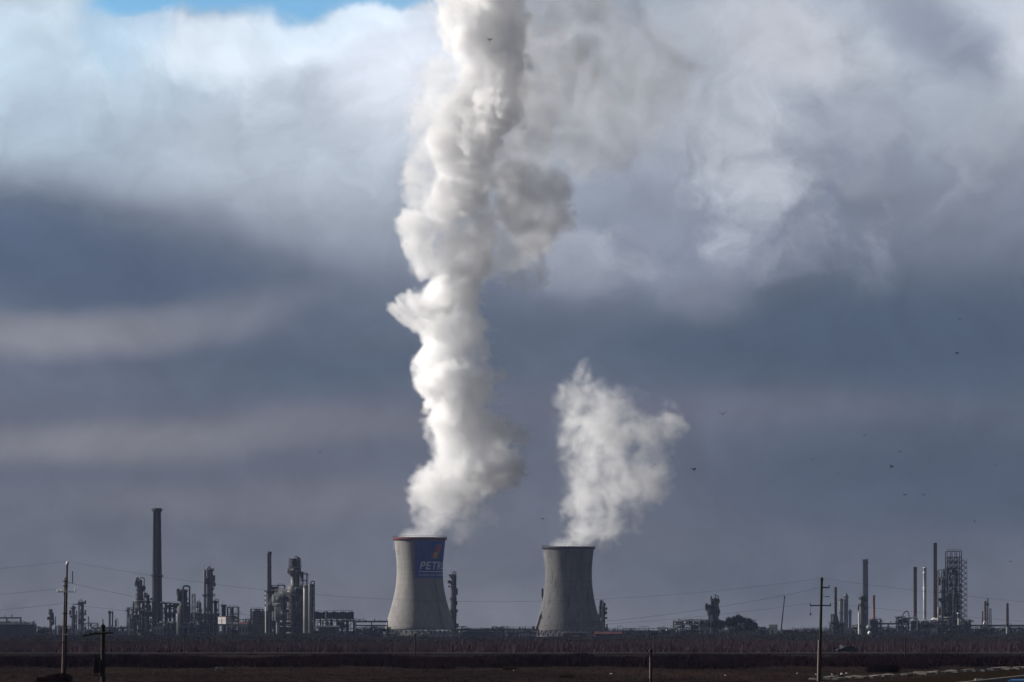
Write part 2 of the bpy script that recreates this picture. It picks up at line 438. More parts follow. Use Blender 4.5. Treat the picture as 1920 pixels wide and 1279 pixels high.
# ------------------------------------------------------------------ the two cooling towers
Y1, Y2 = 2800.0, 2950.0
def smooth_profile(pts, n=60):
    """pts: (z, r) samples -> n evenly spaced (r, z) along a smooth curve"""
    pts = sorted(pts); zs = np.array([p[0] for p in pts]); rs = np.array([p[1] for p in pts])
    deg = 5
    co = np.polyfit(zs, rs, deg) if len(pts) > deg else np.polyfit(zs, rs, len(pts) - 1)
    zz = np.linspace(zs[0], zs[-1], n)
    return [(float(np.polyval(co, z)), float(z)) for z in zz], co
def cooling_tower(px, Y, rows, mat, rim_mat, label):
    k = Y / FPX
    prof, co = smooth_profile([(gz(py, Y), hw * k) for py, hw in rows])
    top = prof[-1][1]; z_leg = 4.6
    prof = [p for p in prof if p[1] > z_leg]
    rt = prof[-1][0]
    t = thing("cooling_tower", (gx(px, Y), Y, 0), label, "cooling tower", "cooling towers")
    th = 0.7
    outer = prof; inner = [(r - th, z) for r, z in prof][::-1]
    MB().lathe(outer + inner, 128, closed=True).build("shell", mat, t)
    rim = MB().lathe([(rt - .9, top - 1.6), (rt + .55, top - 1.6), (rt + 1.0, top - 1.2), (rt + 1.0, top + .25), (rt - .9, top + .25)], 128, closed=True, smooth=False)
    rim.build("rim", rim_mat, t)
    rail = MB()
    for q in range(48):
        a = 2 * math.pi * q / 48; c, s = math.cos(a) * (rt + .85), math.sin(a) * (rt + .85)
        rail.bar((c, s, top + .25), (c, s, top + 1.35), .06, n=4)
    rail.lathe([(rt + .80, top + 1.3), (rt + .90, top + 1.3), (rt + .90, top + 1.42), (rt + .80, top + 1.42)], 96, closed=True, smooth=False)
    rail.build("handrail", "steel_dark", t)
    # raking legs carry the shell over the air inlet
    r0 = prof[0][0]; rb = r0 + 2.0
    n = 36
    for q in range(n):
        lg = MB()
        a0 = 2 * math.pi * q / n
        for da in (-math.pi / n, math.pi / n):
            a1 = a0 + da
            lg.bar((rb * math.cos(a0), rb * math.sin(a0), 0), ((r0 - .35) * math.cos(a1), (r0 - .35) * math.sin(a1), z_leg + .4), .38, n=6)
        lg.build("leg", mat, t)
    MB().lathe([(rb + .8, 0), (rb + .8, .9), (rb + .2, .9), (rb + .2, 0.02)], 96, smooth=False).build("basin_wall", mat, t)
    return t, co, top, rt
rows1 = [(1009, 48.5), (1020, 46.8), (1040, 44.8), (1060, 43.7), (1081, 43.5), (1100, 45.2), (1130, 51), (1150, 57.5), (1168, 63), (1194, 69), (1208, 72)]
rows2 = [(1026, 48.0), (1036, 46.3), (1060, 44.6), (1087, 44.0), (1105, 45.2), (1122, 48), (1153, 55.6), (1175, 61.5), (1192, 66), (1204, 69)]
tower_a, co_a, top_a, rt_a = cooling_tower(787, Y1, rows1, "concrete", "rim_red", "pale concrete cooling tower with red rim and blue painted sign")
tower_b, co_b, top_b, rt_b = cooling_tower(1066, Y2, rows2, "concrete_grey", "steel_dark", "plain grey concrete cooling tower with dark rim, no sign, behind the red brick buildings")

# ladder up the flank of the first tower
def on_tower(co, ang, z, off=0.0):
    """place on the shell: ang in radians measured from the camera-facing side towards the right"""
    r = float(np.polyval(co, z)) + off
    return Vector((r * math.sin(ang), -r * math.cos(ang), z))
def shell_ladder(t, co, ang, z0, z1, mat):
    lad = MB(); zs = np.linspace(z0, z1, 40)
    for da in (-.012, .012):
        lad.tube([on_tower(co, ang + da, z, .55) for z in zs], .09, 4)
    for z in np.arange(z0, z1, .9):
        lad.bar(on_tower(co, ang - .012, z, .55), on_tower(co, ang + .012, z, .55), .05, n=4)
    cage = [on_tower(co, ang, z, 1.1) for z in zs]
    lad.tube(cage, .07, 4)
    lad.build("ladder", mat, t)
shell_ladder(tower_a, co_a, R(41), 5.5, gz(1088, Y1), "rust_dark")
shell_ladder(tower_b, co_b, R(-8), 5.5, top_b - 2, "steel")
bx = MB(); c = on_tower(co_b, R(-92), gz(1112, Y2), 1.0); bx.cbox(c, 1.4, 1.6, 7.0); bx.cbox(c + Vector((0, 0, -5)), .5, .5, 5); bx.build("ladder_cage", "steel_dark", tower_b)  # small dark box on the left flank for the ladder cage

# painted sign on the first tower
def flat_to_shell(co, s, z, r_ref, off):
    return on_tower(co, s / r_ref, z, off)
zs0, zs1 = gz(1083.5, Y1), gz(1014.5, Y1)
RREF = 43.6 * Y1 / FPX
A0, A1 = math.asin((779 - 787) / 44.5), R(112)
def shell_patch(s0, s1, z0, z1, off, nx=40, nz=14, shear=0.0):
    vs = []; fs = []
    for j in range(nz + 1):
        z = z0 + (z1 - z0) * j / nz
        for i in range(nx + 1):
            s = s0 + (s1 - s0) * i / nx + shear * (z - z0)
            vs.append(flat_to_shell(co_a, s, z, RREF, off))
    for j in range(nz):
        for i in range(nx):
            a = j * (nx + 1) + i; fs.append((a, a + 1, a + nx + 2, a + nx + 1))
    return vs, fs
sg = MB(); sg.add(*shell_patch(A0 * RREF, A1 * RREF, zs0, zs1, .10), True)
sign = sg.build("sign", "sign_blue", tower_a)
# lettering: the built-in font turned to mesh, cut fine and wrapped round the shell
def letters_on_shell(txt, s0, z0, height, spacing, shear, bold, off):
    out = MB()
    s = s0
    for ch in txt:
        cu = bpy.data.curves.new("tmp", "FONT"); cu.body = ch; cu.size = height / 0.70; cu.offset = bold * height; cu.resolution_u = 6
        ob = bpy.data.objects.new("tmp", cu); COL.objects.link(ob)
        dg = bpy.context.evaluated_depsgraph_get(); me = bpy.data.meshes.new_from_object(ob.evaluated_get(dg))
        import bmesh
        bm = bmesh.new(); bm.from_mesh(me)
        bmesh.ops.triangulate(bm, faces=bm.faces[:])
        bmesh.ops.subdivide_edges(bm, edges=bm.edges[:], cuts=3, use_grid_fill=True)
        bm.verts.ensure_lookup_table()
        xs = [v.co.x for v in bm.verts]; wmin, wmax = min(xs), max(xs)
        vs = [flat_to_shell(co_a, s + (v.co.x - wmin) + shear * v.co.y, z0 + v.co.y, RREF, off) for v in bm.verts]
        bm.verts.index_update()
        out.add(vs, [tuple(v.index for v in f.verts) for f in bm.faces])
        s += (wmax - wmin) + spacing * height
        bm.free(); bpy.data.objects.remove(ob); bpy.data.curves.remove(cu); bpy.data.meshes.remove(me)
    return out
letters_on_shell("PETROM", RREF * R(1), gz(1068, Y1), m(14.2, Y1), .13, .2, .03, .17).build("lettering", "sign_white", sign)
ul = MB(); ul.add(*shell_patch(RREF * R(-1), RREF * R(100), gz(1073, Y1), gz(1071.6, Y1), .17), True)
rnd = random.Random(5); s = RREF * R(-1)
while s < RREF * R(95):                     # the line of small print, too small to read
    w = rnd.uniform(.5, 1.0)
    for piece in range(2):
        a = rnd.uniform(0, .3); b2 = rnd.uniform(.7, 1)
        zz0, zz1 = gz(1081, Y1), gz(1076, Y1)
        ul.add(*shell_patch(s + piece * w * .55, s + piece * w * .55 + w * .28, zz0 + (zz1 - zz0) * a, zz0 + (zz1 - zz0) * b2, .17, 2, 2, .2), True)
    s += w + rnd.choice([.35, .35, .35, 1.2])
ul.build("small_print", "sign_white", sign)
# emblem: a leaning pale outline, red above and ochre below
E0 = RREF * R(29.5); zt, zb = gz(1021.5, Y1), gz(1048.5, Y1); hh = zt - zb
em = MB()
for (a0_, a1_, b0_, b1_) in ((0, .64, 0, .05), (0, .64, .95, 1), (0, .06, .05, .95), (.58, .64, .05, .95)):
    em.add(*shell_patch(E0 + a0_ * hh + .3 * hh * b0_, E0 + a1_ * hh + .3 * hh * b0_, zb + b0_ * hh, zb + b1_ * hh, .17, 8, 6, .3), True)
em.build("emblem_outline", "sign_grey", sign)
em = MB(); em.add(*shell_patch(E0 + .18 * hh + .3 * hh * .48, E0 + .57 * hh + .3 * hh * .48, zb + .48 * hh, zb + .92 * hh, .17, 10, 8, .3), True)
em.build("emblem_field", "sign_red", sign)
em = MB(); em.add(*shell_patch(E0 + .10 * hh + .3 * hh * .08, E0 + .48 * hh + .3 * hh * .08, zb + .08 * hh, zb + .46 * hh, .17, 10, 8, .3), True)
em.build("emblem_field", "sign_orange", sign)
# ------------------------------------------------------------------ builders for refinery equipment (local metres, base at the ground)
def ring_platform(parent, r, z, out, mat="steel_dark", a0=0.0, a1=2 * math.pi, n=20, rail=True):
    p = MB(); full = a1 - a0 > 6.2
    seg = n if full else n
    def pt(rr, k, zz): t = a0 + (a1 - a0) * k / seg; return (rr * math.cos(t), rr * math.sin(t), zz)
    for k in range(seg):
        vs = [pt(r, k, z - .2), pt(r + out, k, z - .2), pt(r + out, k + 1, z - .2), pt(r, k + 1, z - .2), pt(r, k, z + .25), pt(r + out, k, z + .25), pt(r + out, k + 1, z + .25), pt(r, k + 1, z + .25)]
        p.add(vs, [(3, 2, 1, 0), (4, 5, 6, 7), (1, 2, 6, 5), (0, 4, 7, 3)])
        if rail:
            p.bar(pt(r + out - .05, k, z + .25), pt(r + out - .05, k, z + 1.35), .06, n=4, cap=False)
            for h in (.8, 1.35): p.bar(pt(r + out - .05, k, z + h), pt(r + out - .05, k + 1, z + h), .1, n=4, cap=False)
        if k % 4 == 0: p.bar(pt(r, k, z - out * .8), pt(r + out, k, z), .09, n=4, cap=False)
    return p.build("platform", mat, parent)
def ladder_part(parent, x, y, z0, z1, mat="steel", w=.5, cage=True):
    l = MB()
    for s in (-w / 2, w / 2): l.bar((x + s, y, z0), (x + s, y, z1), .06, n=4)
    for z in np.arange(z0, z1, .8): l.bar((x - w / 2, y, z), (x + w / 2, y, z), .04, n=4, cap=False)
    if cage:
        for z in np.arange(z0 + 2.2, z1, 1.6):
            pts = [(x + .45 * math.cos(t), y - .15 - .55 * math.sin(t), z) for t in np.linspace(0, math.pi, 5)]
            l.tube(pts, .04, 4)
    return l.build("ladder", mat, parent)
def column(px, Y, w, top, label, mat="clad_dim", plats=(), pipe=1, base_z=0.0, pipe_mat="clad_dim", group=None, name="distillation_column", steps=None, davit=True, pout=None, lumps=0):
    """plats: rows (py, reach px, side) with side 0 round, -1 left, 1 right"""
    r = m(w, Y) / 2; H = gz(top, Y)
    t = thing(name, (gx(px, Y), Y, base_z), label, "refinery column", group)
    H -= base_z
    if steps:                                   # shell with changes of width: (py, width px) from the bottom up
        pr = []; last = None
        for py, ww in steps:
            z = max(0.3, gz(py, Y) - base_z); rr = m(ww, Y) / 2
            if last is not None: pr.append((last, z - min(.8, abs(rr - last)))) if abs(rr - last) > .05 else None
            pr.append((rr, z)); last = rr
        zt = H - last * .4
        pr += [(last, zt)] + [(last * math.cos(a), zt + last * .4 * math.sin(a)) for a in (.4, .8, 1.2)] + [(.02, H)]
        MB().lathe(pr, 24).build("shell", mat, t); rt = last; rbase = pr[0][0]
    else:
        MB().drum((0, 0), r, min(3.0, H * .12), H, .4, 24, under=True).build("shell", mat, t); rt = r; rbase = r
    MB().lathe([(rbase * 1.12, 0), (rbase * 1.02, min(3.2, H * .13)), (rbase * .9, min(3.2, H * .13))], 20).build("skirt", "concrete_dark", t)
    zs = []
    for row in plats:
        py, reach = row[0], row[1]; side = row[2] if len(row) > 2 else 0
        z = gz(py, Y) - base_z; zs.append(z)
        rr = rt
        if steps:
            for py2, ww in steps:
                if py2 >= py: rr = m(ww, Y) / 2
        if side == 0: ring_platform(t, rr, z, m(reach, Y))
        else:
            c = 0 if side > 0 else math.pi
            ring_platform(t, rr, z, m(reach, Y), a0=c - 1.1, a1=c + 1.1, n=10)
    ladder_part(t, .2 * r, -rbase - .35, 1.0, H - .5)
    if pipe:
        o = (rt + (m(pout, Y) if pout else rt * .55 + .5)) * (1 if pipe > 0 else -1); rr = max(.22, rt * .22)
        top_z = H + rt * .5
        pts = [(0, 0, H - .2), (0, 0, top_z - .3)] + [(o * (1 - math.cos(a)) / 2, -.2 * math.sin(a), top_z + rt * .35 * math.sin(a)) for a in np.linspace(.3, 2.8, 6)] + [(o, 0, top_z - .6), (o, 0, H * .45), (o, 0, 2.5)]
        MB().tube(pts, rr, 8).build("overhead_pipe", pipe_mat, t)
    rl = random.Random(int(px * 7 + top))
    for q in range(lumps):                          # drums, exchangers and nozzles hung on the shell
        z = H * rl.uniform(.15, .97); a = rl.choice((0, math.pi)) + rl.uniform(-.7, .7); ro = rt + rl.uniform(.5, 1.5)
        s_ = rl.uniform(.6, 1.3); l = MB(); c = (ro * math.cos(a), ro * math.sin(a))
        if q % 3: l.drum(c, s_, z, z + rl.uniform(2.0, 5.0), .4, 12, under=True)
        else: l.box(c[0] - s_, c[1] - s_, z, c[0] + s_, c[1] + s_, z + rl.uniform(1.2, 2.6))
        l.build("side_vessel", rl.choice((mat, "steel_dark", "steel")), t)
    if davit:
        d = MB(); d.tube([(-.6 * rt, .1, H - rt * .3), (-.6 * rt, .1, H + 2.2), (-.3 * rt, .1, H + 2.7), (.5 * rt, .1, H + 2.7)], .09, 5); d.build("davit", "steel_dark", t)
    return t
def stack_parts(t, x, y, z0, z1, r0, r1, mat, rings=(), gallery=None, cap_mat=None, lad=True):
    pr = [(r0, z0), (r1, z1), (r1 * 1.12, z1), (r1 * 1.12, z1 + r1 * .5), (r1 * .8, z1 + r1 * .5), (r1 * .8, z1 - 4)]
    s = MB().lathe(pr, 24, (x, y)).build("stack", mat, t)
    for z in rings:
        f = (z - z0) / (z1 - z0); r = r0 + (r1 - r0) * f
        MB().lathe([(r - .02, z - .25), (r + .18, z - .25), (r + .18, z + .25), (r - .02, z + .25)], 20, (x, y), smooth=False).build("band", cap_mat or mat, t)
    if gallery:
        for z, out in gallery:
            f = (z - z0) / (z1 - z0); r = r0 + (r1 - r0) * f
            g = ring_platform(t, r, z, out); g.location = (x, y, 0); g.name = "gallery"
    if lad: ladder_part(t, x + .1, y - max(r0, r1) - .3, z0 + 1, z1 - .5, cage=False)
    return s
def heater(px, Y, fw, ftop, sw, stop, label, stack_mat, box_mat="clad", sbase=None, sw_top=None, panel=None, group=None):
    """fired heater: firebox on legs, breeching cone, stack"""
    t = thing("process_heater", (gx(px, Y), Y, 0), label, "furnace stack", group)
    W = m(fw, Y); z = gz(ftop, Y); leg = 2.6
    MB().box(-W / 2, -W / 2, leg, W / 2, W / 2, z).build("firebox", box_mat, t)
    for sx in (-1, 1):
        for sy in (-1, 1): MB().box(sx * W / 2 * .9 - .3, sy * W / 2 * .9 - .3, 0, sx * W / 2 * .9 + .3, sy * W / 2 * .9 + .3, leg).build("leg", "steel_dark", t)
    rb = MB()
    for q in range(5):
        x = -W / 2 + W * q / 4
        rb.box(x - .15, -W / 2 - .25, leg + .1, x + .15, -W / 2 - .003, z - .1); rb.box(-W / 2 - .25, x - .15, leg + .1, -W / 2 - .003, x + .15, z - .1)
    rb.build("buckstay", "steel", t)
    zc = z + W * .28 if sbase is None else gz(sbase, Y)
    MB().add([(-W / 2, -W / 2, z), (W / 2, -W / 2, z), (W / 2, W / 2, z), (-W / 2, W / 2, z), (-W * .2, -W * .2, zc), (W * .2, -W * .2, zc), (W * .2, W * .2, zc), (-W * .2, W * .2, zc)],
             [(4, 5, 6, 7), (0, 1, 5, 4), (1, 2, 6, 5), (2, 3, 7, 6), (3, 0, 4, 7)]).build("hood", box_mat, t)
    r0 = m(sw, Y) / 2; r1 = m(sw_top or sw, Y) / 2; z1 = gz(stop, Y)
    stack_parts(t, 0, 0, zc - .5, z1 - .5 * r1, r0, r1, stack_mat, rings=[zc + (z1 - zc) * f for f in (.3, .6, .9)])
    p = MB(); zz = leg + (z - leg) * .55
    p.box(-W / 2 - 1.4, -W / 2 - 1.4, zz, W / 2 + 1.4, -W / 2 - .3, zz + .2)
    for q in range(7):
        x = -W / 2 - 1.3 + (W + 2.6) * q / 6; p.bar((x, -W / 2 - 1.35, zz + .2), (x, -W / 2 - 1.35, zz + 1.3), .06, n=4)
    p.bar((-W / 2 - 1.3, -W / 2 - 1.35, zz + 1.3), (W / 2 + 1.3, -W / 2 - 1.35, zz + 1.3), .06, n=4)
    p.build("platform", "steel_dark", t)
    return t
def frame(px0, px1, Y, top, label, levels=4, depth=10.0, mat="steel_dark", bays=None, vessels=4, pipes=6, seed=1, cat="process unit", name="process_structure", vm=("clad_dim", "steel", "clad"), base_z=0.0, stair=True, roof=False, posts=.28, group=None, brace=True, solid=.38):
    """open steel structure with floors, vessels and pipework"""
    rr = random.Random(seed * 77 + 5)
    W = m(px1 - px0, Y); H = gz(top, Y); cx = (px0 + px1) / 2
    t = thing(name, (gx(cx, Y), Y, base_z), label, cat, group)
    nb = bays or max(2, int(W / 5.5)); nd = max(1, int(depth / 6))
    xs = np.linspace(-W / 2, W / 2, nb + 1); ys = np.linspace(0, depth, nd + 1); zl = [H * (k + 1) / levels for k in range(levels)]
    f = MB()
    for x in xs:
        for y in ys: f.box(x - posts, y - posts, 0, x + posts, y + posts, H)
    for z in zl:
        for y in ys: f.box(-W / 2, y - posts * .7, z - .45, W / 2, y + posts * .7, z - .03)
        for x in xs: f.box(x - posts * .7, 0, z - .5, x + posts * .7, depth, z - .08)
    if brace:
        for i in range(nb):
            for k in range(levels):
                if rr.random() < .55:
                    z0 = zl[k - 1] if k else 0; z1 = zl[k]
                    a, b = (xs[i], xs[i + 1]) if rr.random() < .5 else (xs[i + 1], xs[i])
                    f.bar((a, -.05, z0), (b, -.05, z1 - .4), .13, n=4); 
    f.build("steel_frame", mat, t)
    for k, z in enumerate(zl):
        d = MB(); x0 = -W / 2 + (rr.random() < .3) * W / nb; x1 = W / 2 - (rr.random() < .3) * W / nb
        d.box(x0, 0, z, x1, depth, z + .12); d.build("floor", mat, t)
        h = MB()
        n = max(3, int((x1 - x0) / 1.8))
        for q in range(n + 1):
            x = x0 + (x1 - x0) * q / n; h.bar((x, 0, z + .1), (x, 0, z + 1.2), .05, n=4, cap=False)
        for hh in (.65, 1.2): h.bar((x0, 0, z + hh), (x1, 0, z + hh), .05, n=4)
        h.build("handrail", mat, t)
    for i in range(nb):
        for k in range(levels):
            if rr.random() < solid * (1.5 if k < levels / 2 else .6):
                z0 = (zl[k - 1] if k else 0) + .15; z1 = zl[k] - .55; yy = depth * rr.uniform(.35, .9)
                MB().box(xs[i] + posts + .02, yy, z0, xs[i + 1] - posts - .02, yy + .2, z0 + (z1 - z0) * rr.uniform(.55, 1)).build("wall_panel", mat, t)
    for q in range(int(vessels * 1.4)):
        k = rr.randrange(levels); z = 0 if k == 0 else zl[k - 1] + .12; room = (zl[k] - z) * .85
        x = rr.uniform(-W / 2 + 1.5, W / 2 - 1.5); y = rr.uniform(1.8, max(2, depth - 2))
        mt = rr.choice(vm)
        if rr.random() < .55:
            r = min(room * .3, rr.uniform(.8, 1.6)); MB().drum((x, y), r, z + .3, z + room, .4, 16).build("vessel", mt, t)
        else:
            r = min(room * .33, rr.uniform(.7, 1.4)); L = rr.uniform(2, 4.5)
            MB().hdrum((max(-W / 2 + r, x - L / 2), y, z + .5 + r), (min(W / 2 - r, x + L / 2), y, z + .5 + r), r, 14).build("vessel", mt, t)
    for q in range(int(pipes * 1.5)):
        r = rr.uniform(.12, .32); x = rr.uniform(-W / 2, W / 2); y = rr.uniform(-.9, -.3); z0 = rr.choice([0] + zl[:-1]); z1 = rr.choice(zl) + rr.uniform(-1.5, 1.5)
        x2 = max(-W / 2 - 2, min(W / 2 + 2, x + rr.uniform(-7, 7)))
        if z1 < z0 + 2: z1 = z0 + 4
        MB().tube([(x, y, z0), (x, y, z1 - .5), (x + .2 * (1 if x2 > x else -1), y, z1 - .1), (x2, y, z1), (x2, y + 2, z1 + .1)], r, 6).build("pipe", rr.choice(["pipe", "clad", "clad_dim", "steel"]), t)
    if stair:
        s = MB(); side = rr.choice([-1, 1]); xa = side * (W / 2 + .8)
        for k in range(levels):
            z0 = zl[k - 1] if k else 0; z1 = zl[k]; ya, yb = (0, min(depth, 5)) if k % 2 == 0 else (min(depth, 5), 0)
            for off in (-.4, .4): s.add([(xa + off - .05, ya, z0), (xa + off + .05, ya, z0), (xa + off + .05, yb, z1), (xa + off - .05, yb, z1), (xa + off - .05, ya, z0 + .35), (xa + off + .05, ya, z0 + .35), (xa + off + .05, yb, z1 + .35), (xa + off - .05, yb, z1 + .35)],
                                        [(0, 1, 2, 3), (4, 7, 6, 5), (0, 4, 5, 1), (1, 5, 6, 2), (2, 6, 7, 3), (3, 7, 4, 0)])
            n = 12
            for q in range(n): zq = z0 + (z1 - z0) * (q + .5) / n; yq = ya + (yb - ya) * (q + .5) / n; s.box(xa - .4, yq - .14, zq, xa + .4, yq + .14, zq + .06)
        s.build("stair", mat, t)
    return t
def rack(px0, px1, Y, top, label, n_pipes=5, mat="steel_dark", loops=(), posts_every=9.0, tiers=1, valves=6, seed=1, group="pipe racks", pipe_mats=("steel", "clad_dim", "steel_dark")):
    rr = random.Random(seed * 13 + 3)
    W = m(px1 - px0, Y); H = gz(top, Y)
    t = thing("pipe_rack", (gx((px0 + px1) / 2, Y), Y, 0), label, "pipe rack", group)
    n = max(2, int(W / posts_every)); D = 5.0
    for i in range(n + 1):
        x = -W / 2 + W * i / n
        p = MB()
        for y in (0, D): p.box(x - .25, y - .25, 0, x + .25, y + .25, H)
        for k in range(tiers): zz = H - k * 3.0; p.box(x - .22, 0, zz - .5, x + .22, D, zz - .04)
        p.build("trestle", mat, t)
    b = MB()
    for y in (0, D): b.box(-W / 2, y - .18, H - .45, W / 2, y + .18, H - .02)
    b.build("beam", mat, t)
    for k in range(tiers):
        for q in range(n_pipes):
            r = rr.uniform(.15, .42); y = .5 + (D - 1) * q / max(1, n_pipes - 1); z = H - k * 3.0 + r + .02
            pts = [(-W / 2 - .5, y, z)]
            if k == 0 and q == 0:
                for lp in loops:
                    x0 = gx(lp[0], Y) - t.location.x; x1 = gx(lp[1], Y) - t.location.x; zt = gz(lp[2], Y)
                    pts += [(x0 - .4, y, z), (x0, y, z + .4), (x0, y, zt - .4), (x0 + .4, y, zt), (x1 - .4, y, zt), (x1, y, zt - .4), (x1, y, z + .4), (x1 + .4, y, z)]
            pts.append((W / 2 + .5, y, z))
            MB().tube(pts, r, 6).build("pipe", rr.choice(pipe_mats), t)
    for q in range(valves):
        v = MB(); x = rr.uniform(-W / 2, W / 2); h = rr.uniform(1.0, 2.6); v.bar((x, .3, H), (x, .3, H + h), rr.uniform(.12, .3), n=6)
        if rr.random() < .6: v.box(x - .6, 0, H + h, x + .6, .6, H + h + .35)
        v.build("valve_stem", mat, t)
    return t
def tank(px, Y, w, top, label, mat="tank"):
    r = m(w, Y) / 2; H = gz(top, Y)
    t = thing("storage_tank", (gx(px, Y), Y, 0), label, "storage tank")
    MB().lathe([(r, 0), (r, H)], 64).build("shell", mat, t)
    MB().lathe([(r + .02, H - .8), (r + .5, H - .8), (r + .5, H - .4), (r + .02, H - .4)], 64, smooth=False).build("wind_girder", "steel_dark", t)
    MB().lathe([(r - .03, H - .3), (.05, H + r * .07)], 64).build("roof", "steel_dark", t)
    h = MB()
    for q in range(40):
        a = 2 * math.pi * q / 40; h.bar((r * math.cos(a), r * math.sin(a), H - .4), (r * math.cos(a), r * math.sin(a), H + 1.1), .06, n=4)
    h.lathe([(r - .05, H + 1.0), (r + .06, H + 1.0), (r + .06, H + 1.12), (r - .05, H + 1.12)], 64, closed=True, smooth=False)
    h.build("handrail", "steel_dark", t)
    s = MB(); n = 40
    for q in range(n):
        a = -2.3 + 1.5 * q / n; z = H * q / n
        s.box((r + .6) * math.cos(a) - .5, (r + .6) * math.sin(a) - .5, z, (r + .6) * math.cos(a) + .5, (r + .6) * math.sin(a) + .5, z + .12)
    s.build("stair", "steel_dark", t)
    return t
def shed(px0, px1, Y, top, label, wall="plaster", roof="roof_dark", depth=8.0, pitch=.0, rz=0.0, cat="building", name="shed", windows=3, door=True, group=None, eave=.3, roof_t=.35, base_z=0.0):
    W = m(px1 - px0, Y) / max(.3, math.cos(rz)); H = gz(top, Y) - base_z
    t = thing(name, (gx((px0 + px1) / 2, Y), Y, base_z), label, cat, group, rz)
    hw = H - roof_t - pitch
    MB().box(-W / 2, 0, 0, W / 2, depth, hw).build("wall", wall, t)
    rf = MB()
    if pitch > 0:
        e = eave
        rf.add([(-W / 2 - e, -e, hw), (W / 2 + e, -e, hw), (W / 2 + e, depth + e, hw), (-W / 2 - e, depth + e, hw), (-W / 2 - e, depth / 2, hw + pitch), (W / 2 + e, depth / 2, hw + pitch)],
               [(0, 1, 5, 4), (2, 3, 4, 5), (1, 2, 5), (3, 0, 4), (3, 2, 1, 0)])
    else: rf.box(-W / 2 - eave, -eave, hw, W / 2 + eave, depth + eave, hw + roof_t)
    rf.build("roof", roof, t)
    for q in range(windows):
        x = -W / 2 + W * (q + .5) / windows; ww = min(1.2, W / windows * .5); z0 = hw * .35; z1 = hw * .75
        fr = MB().box(x - ww / 2, -.06, z0, x + ww / 2, -.003, z1).build("window", "steel", t)
        MB().box(x - ww / 2 + .1, -.09, z0 + .1, x + ww / 2 - .1, -.063, z1 - .1).build("pane", "glass", fr)
    if door:
        x = -W / 2 + W * .12; MB().box(x - .5, -.07, 0.02, x + .5, -.003, min(2.2, hw * .8)).build("door", "steel_dark", t)
    return t
def lattice_mast(px, Y, w0, w1, top, label, name="lattice_mast", cat="mast", mat="steel_dark", base_py=None, nz=None, lean=0.0, group=None, bar_r=.08, post_r=.12):
    H = gz(top, Y); a = m(w0, Y) / 2; b = m(w1, Y) / 2
    t = thing(name, (gx(px, Y), Y, 0), label, cat, group)
    nz = nz or max(4, int(H / max(1.2, a * 2)))
    f = MB()
    def c(k, i):
        s = a + (b - a) * k / nz; sx, sy = ((-1, -1), (1, -1), (1, 1), (-1, 1))[i % 4]
        return Vector((sx * s + lean * k / nz, sy * s, H * k / nz))
    for i in range(4): f.bar(c(0, i), c(nz, i), post_r, n=4)
    for k in range(nz):
        for i in range(4):
            f.bar(c(k, i), c(k + 1, i + 1) if (k + i) % 2 else c(k + 1, i), bar_r, n=4, cap=False)
            f.bar(c(k, i + 1), c(k + 1, i), bar_r, n=4, cap=False)
            f.bar(c(k + 1, i), c(k + 1, i + 1), bar_r, n=4, cap=False)
    f.build("lattice", mat, t)
    return t
# ------------------------------------------------------------------ refinery, left of the towers
tank(8, 2700, 120, 1171, "wide dark storage tank at the left edge of the plant")
rack(-40, 38, 2950, 1159, "pipe rack with a thin top beam behind the wide storage tank", 4, seed=1)
frame(-20, 62, 2830, 1166, "low dark unit just behind the rim of the storage tank", 2, 8, seed=2, vessels=6, pipes=8)
column(95, 3100, 5, 1142, "short lone column with a bulging head right of the storage tank", "steel_dark", [(1151, 2.2, 0), (1146, 1.5, 0)], 0, lumps=8)
lattice_mast(104, 3100, 2.2, 1.2, 1156, "tiny thin mast right of the short lone column")
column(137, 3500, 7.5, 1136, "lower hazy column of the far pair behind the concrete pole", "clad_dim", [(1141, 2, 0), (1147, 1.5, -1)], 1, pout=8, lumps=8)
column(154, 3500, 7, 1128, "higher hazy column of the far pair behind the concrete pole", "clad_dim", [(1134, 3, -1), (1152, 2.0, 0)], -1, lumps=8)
column(143.5, 3480, 2.5, 1145, "slim pipe stack standing between two far hazy columns", "steel_dark", [], 0, davit=False)
frame(158, 182, 3300, 1169, "low pipe structure right of the far hazy column pair", 2, 8, seed=4, vessels=4, pipes=5)
lattice_mast(166, 3290, 2.5, 1.5, 1156, "small mast rising from the low pipe structure left of the wooden pole")
lattice_mast(193, 3290, 2.5, 1.5, 1161, "small mast showing just above the wooden pole top")
column(205.5, 2900, 4.2, 1145, "thicker of two thin twin columns right of the wooden pole", "steel_dark", [(1150, 1.2, 0)], 0)
column(211, 2900, 2.8, 1146, "thinner of two thin twin columns right of the wooden pole", "clad_dim", [], 0)
column(217, 2950, 4, 1162, "stubby column beside the thin twin columns", "steel_dark", [], 1)
rack(178, 244, 2880, 1178, "low pipe rack under the thin twin columns", 5, seed=7)
frame(239, 256, 2780, 1142, "narrow stepped steel unit at the left end of the chimney complex", 4, 10, seed=8, vessels=6, pipes=8)
column(262.5, 2800, 13, 1087, "dark lumpy column left of the great chimney", "steel_dark", [(1101, 2.0, 0), (1108, 1.5, 0), (1116, 2.4, -1), (1124, 2.0, 0), (1132, 3.0, 0)], 1, steps=[(1194, 12), (1126, 12), (1104, 12), (1100, 8.5), (1089, 8.5)], lumps=14)
frame(250, 286, 2760, 1128, "steel unit with pipes at the foot of the dark lumpy column", 5, 12, seed=9, vessels=12, pipes=14)
column(277, 2790, 7, 1115, "small dark column between lumpy column and great chimney", "steel_dark", [(1120, 2, -1), (1130, 1.5, 0)], -1, lumps=8)
